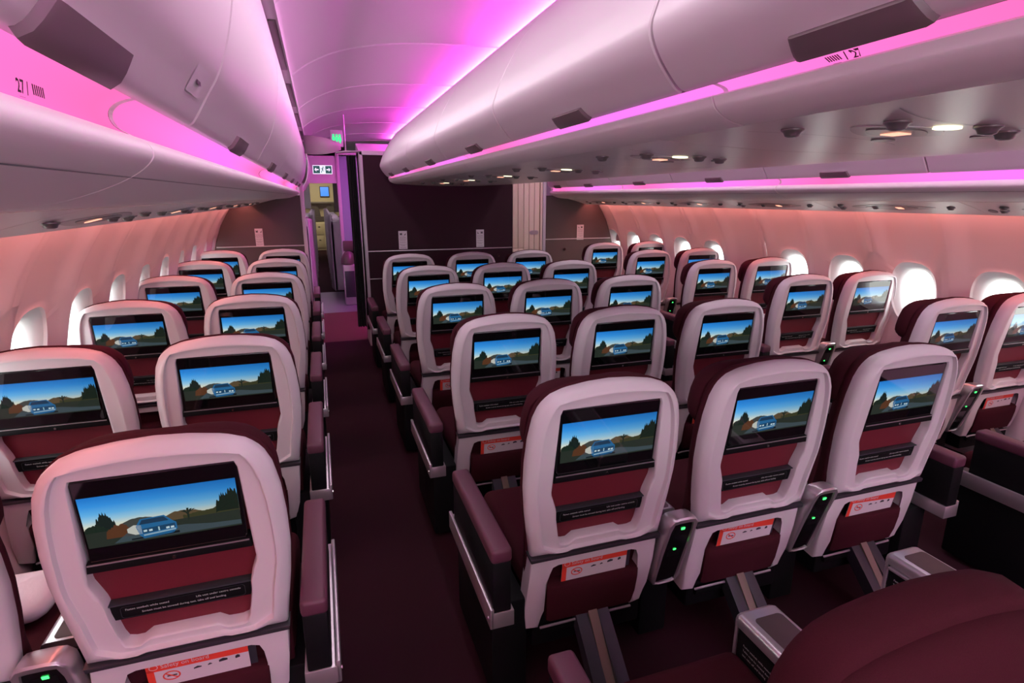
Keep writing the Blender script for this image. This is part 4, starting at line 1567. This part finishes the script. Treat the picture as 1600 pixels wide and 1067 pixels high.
def exit_sign(x, y, z, w, h, label, small=False):
    t = thing('exit_sign', label, 'sign', (x, y, z), None)
    mb = MB()
    mb.box(-w / 2 - 0.008, w / 2 + 0.008, 0, 0.03, -h / 2 - 0.008, h / 2 + 0.008, 'signwhite', 0.004)
    mb.box(-w / 2, -w * 0.14, -0.003, 0.001, -h / 2, h / 2, 'signgreen' if small else 'signdark')
    mb.box(w * 0.16, w / 2, -0.003, 0.001, -h / 2, h / 2, 'signdark')
    mb.build('sign_box', t)
    mb = MB()
    K = lambda a, b, c: (a, -0.0035 - 0.001 * c, b)
    for s in (-1, 1):
        cx = s * w * 0.325
        L = w * 0.11
        a = [(cx + s * L, 0), (cx + s * L * 0.15, h * 0.28), (cx + s * L * 0.15, h * 0.08), (cx - s * L, h * 0.08), (cx - s * L, -h * 0.08), (cx + s * L * 0.15, -h * 0.08), (cx + s * L * 0.15, -h * 0.28)]
        mb.prism(a, 0, 1, 'signwhite', K)
    mb.build('arrows', t, 0)
    mb = MB()
    # running figure
    hh = h
    ring = [(0.10 * hh + 0.09 * hh * cos(2 * pi * i / 12), 0.34 * hh + 0.09 * hh * sin(2 * pi * i / 12)) for i in range(12)]
    K = lambda a, b, c: (a, -0.001 - 0.002 * c, b)
    mb.prism(ring, 0, 1, 'signdark', K)
    for q in ([(-0.02, 0.24), (0.12, 0.24), (0.06, -0.08), (-0.10, -0.08)], [(-0.10, -0.06), (0.0, -0.06), (-0.10, -0.42), (-0.22, -0.42)],
              [(-0.02, -0.06), (0.06, -0.04), (0.22, -0.22), (0.16, -0.28)], [(0.08, 0.22), (0.12, 0.16), (0.30, 0.06), (0.30, 0.13)],
              [(-0.02, 0.24), (-0.04, 0.16), (-0.24, 0.04), (-0.24, 0.12)]):
        mb.prism([(a * hh, b * hh) for a, b in q], 0, 1, 'signdark', K)
    mb.build('running_figure', t, 0)


exit_sign(0.082, 8.0, H + 0.345, 0.225, 0.092, 'lit exit sign with arrows both ways and running figure over the left aisle')
exit_sign(0.165, 10.9, H + 0.285, 0.20, 0.075, 'smaller green and white lit sign farther along the left aisle', True)

# ================================================================== FORWARD CABIN seen down the left aisle
mb = MB()
mb.box(-0.9, 0.30, 9.3, 9.4, H + 0.205, 2.46, 'ceil')
mb.box(-0.9, 0.9, 9.3, 17.0, 2.20, 2.25, 'ceil')
struct(mb.build('trim_7', smooth=0))
t = thing('wall_unit', 'pale lavender panel and dark ledge beside the black curtain, beyond the partition', 'panel', (0.6, 9.3, 0))
mb = MB()
mb.box(-0.27, 0.3, 0.0, 0.06, H - 0.70, H + 0.62, 'paleblue')
mb.build('pale_panel', t)
mb = MB()
mb.box(-0.29, 0.3, -0.06, 0.0, H - 0.82, H - 0.66, 'galleydark', 0.01)
mb.build('ledge', t)
mb = MB()
mb.box(-0.27, 0.3, 0.0, 0.06, 0, H - 0.78, 'plum')
mb.build('lower_panel', t)
mb = MB()
mb.box(-0.31, -0.26, -0.02, 0.08, 0.0, 2.42, 'suite', 0.01)
mb.build('edge_post', t)

# forward suites: rows of pale shells along both sides of the far aisle
def suite(x, y, sgn, label, w=0.9, zt=1.30):
    t = thing('suite_shell', label, 'seat shell', (x, y, 0), 'pale suite shells along the far aisle')
    mb = MB()
    n_ = 8
    sect = []
    for i in range(n_ + 1):
        f = i / n_
        yy = 0.95 * f
        dx = 0.05 * sin(pi * f)
        sect.append([(-sgn * dx, yy, 0.0), (-sgn * dx, yy, zt - 0.12 * f * f), (sgn * 0.04, yy, zt - 0.12 * f * f), (sgn * 0.04, yy, 0)])
    mb.loft(sect, 'suite', cap0=True, cap1=True)
    mb.build('shell', t, 40)
    mb = MB()
    mb.box(min(0.0, sgn * w), max(0.0, sgn * w), 0.0, 0.05, 0, zt - 0.1, 'suite', 0.01)
    mb.build('screen_wall', t)
    mb = MB()
    mb.box(min(sgn * 0.05, sgn * 0.5), max(sgn * 0.05, sgn * 0.5), 0.1, 0.7, 0.25, 0.95, 'fabric', 0.04)
    mb.build('seat', t)


for i in range(8):
    suite(-0.165 - 0.0 * i, 8.7 + 1.05 * i, -1, 'pale suite shell on the left of the far aisle, %s from the bulkhead' % ordn[i])
for i in range(7):
    suite(0.165, 10.35 + 1.05 * i, 1, 'pale suite shell on the right of the far aisle, %s from the curtain' % ordn[i], 0.22)
# forward bins beyond the bulkhead
mb = MB()
for a in (7.6, 8.5):
    door_mesh(mb, [(x + 0.02, z - 0.02) for x, z in DOOR_O], -1, a, a + 0.86, mapO(-1))
mb.loft([[(x, y, z) for x, z in [(-0.215, 0.054), (-0.19, 0.10)]] for y in (7.6, 9.3)], 'stripL', mapO(-1), closed=False)
mb.box(-0.8, -0.21, 7.6, 9.35, 0.0, 0.5, 'bin', xf=mapO(-1))
tag(mb.build('forward_bin', smooth=40), 'rounded overhead bin beyond the left bulkhead with a pink light strip', 'overhead bin')

# galley at the far end
t = thing('galley', 'lit cream galley wall with lockers and blue display at the far end of the aisle', 'galley', (0.1, 18.6, 0))
mb = MB()
mb.box(-0.8, 0.8, 0.3, 0.4, 0, 2.3, 'galley')
mb.build('back_wall', t)
mb = MB()
mb.box(-0.8, 0.8, 0.0, 0.3, 0, 0.86, 'galley', 0.01)
mb.build('counter', t)
for i in range(4):
    for j in range(2):
        mb = MB()
        mb.box(-0.56 + 0.28 * i, -0.30 + 0.28 * i, -0.02, 0.0, 0.08 + 0.40 * j, 0.44 + 0.40 * j, 'galley', 0.012)
        mb.box(-0.45 + 0.28 * i, -0.39 + 0.28 * i, -0.03, -0.018, 0.30 + 0.40 * j, 0.33 + 0.40 * j, 'galleydark', 0.003)
        mb.build('locker_door', t)
mb = MB()
mb.box(-0.8, 0.8, 0.05, 0.3, 0.88, 1.02, 'galleydark')
mb.prism([(-0.34, 1.0), (-0.06, 1.0), (-0.10, 1.26), (-0.16, 1.34), (-0.34, 1.34)], 0.1, 0.2, 'galleydark', lambda a, b, w: (a, w, b), 0.01)
mb.prism([(0.02, 1.0), (0.34, 1.0), (0.34, 1.30), (0.24, 1.36), (0.14, 1.34), (0.08, 1.22)], 0.1, 0.2, 'galleydark', lambda a, b, w: (a, w, b), 0.01)
mb.build('coffee_machines', t)
mb = MB()
mb.box(-0.8, 0.8, 0.0, 0.3, 1.40, 1.46, 'galleydark', 0.01)
mb.build('shelf', t)
mb = MB()
mb.box(-0.04, 0.24, 0.24, 0.3, 1.60, 1.92, 'galleydark', 0.01)
mb.box(-0.02, 0.22, 0.235, 0.25, 1.63, 1.90, 'bluescreen')
mb.build('display', t)
mb = MB()
mb.box(-0.9, -0.30, -2.0, -1.9, 1.3, 2.3, 'suite')
mb.box(0.30, 0.9, -2.0, -1.9, 1.2, 2.3, 'galleydark')
mb.build('doorway_sides', t)

# silver pedestal bin with dark dome beyond the partition
t = thing('waste_bin', 'silver pedestal with dark domed top half hidden by the black curtain', 'bin', (0.335, 8.9, 0))
mb = MB()
mb.box(-0.06, 0.12, -0.06, 0.14, 0.0, 0.62, 'silver', 0.02, 3)
mb.box(-0.045, 0.10, -0.066, -0.058, 0.12, 0.52, 'grey', 0.01)
mb.build('pedestal', t)
mb = MB()
rings = []
for i in range(8):
    a = pi / 2 * i / 7
    rings.append([(0.03 + 0.12 * cos(a) * cos(q) + 0.001, 0.04 + 0.12 * cos(a) * sin(q), 0.62 + 0.19 * sin(a)) for q in [2 * pi * j / 20 for j in range(20)]])
mb.loft(rings, 'galleydark', cap0=True, cap1=True)
mb.build('dome', t, 60)

# small print square on the near left bin door
mb = MB()
rows_ = []
for q in (0.052, 0.066, 0.080, 0.095):
    sx, sz, tx, tz = surf_point(DOOR_O, q)
    rows_.append((sx + 0.0012 * tz, sz - 0.0012 * tx))
mb.loft([[(x, y, H + z) for y in (0.985, 1.075)] for x, z in rows_], 'paper', closed=False)
xm, zm = [(a + b) / 2 for a, b in zip(rows_[1], rows_[2])]
mb.add([(xm + 0.001, 1.015, H + zm - 0.004), (xm + 0.001, 1.045, H + zm - 0.004), (xm + 0.0015, 1.045, H + zm + 0.004), (xm + 0.0015, 1.015, H + zm + 0.004)], [[0, 1, 2, 3]], 'seam')
o = mb.build('bin_sticker', smooth=0)
tag(o, 'small white square sticker by the door joint of the near left bin', 'sticker')
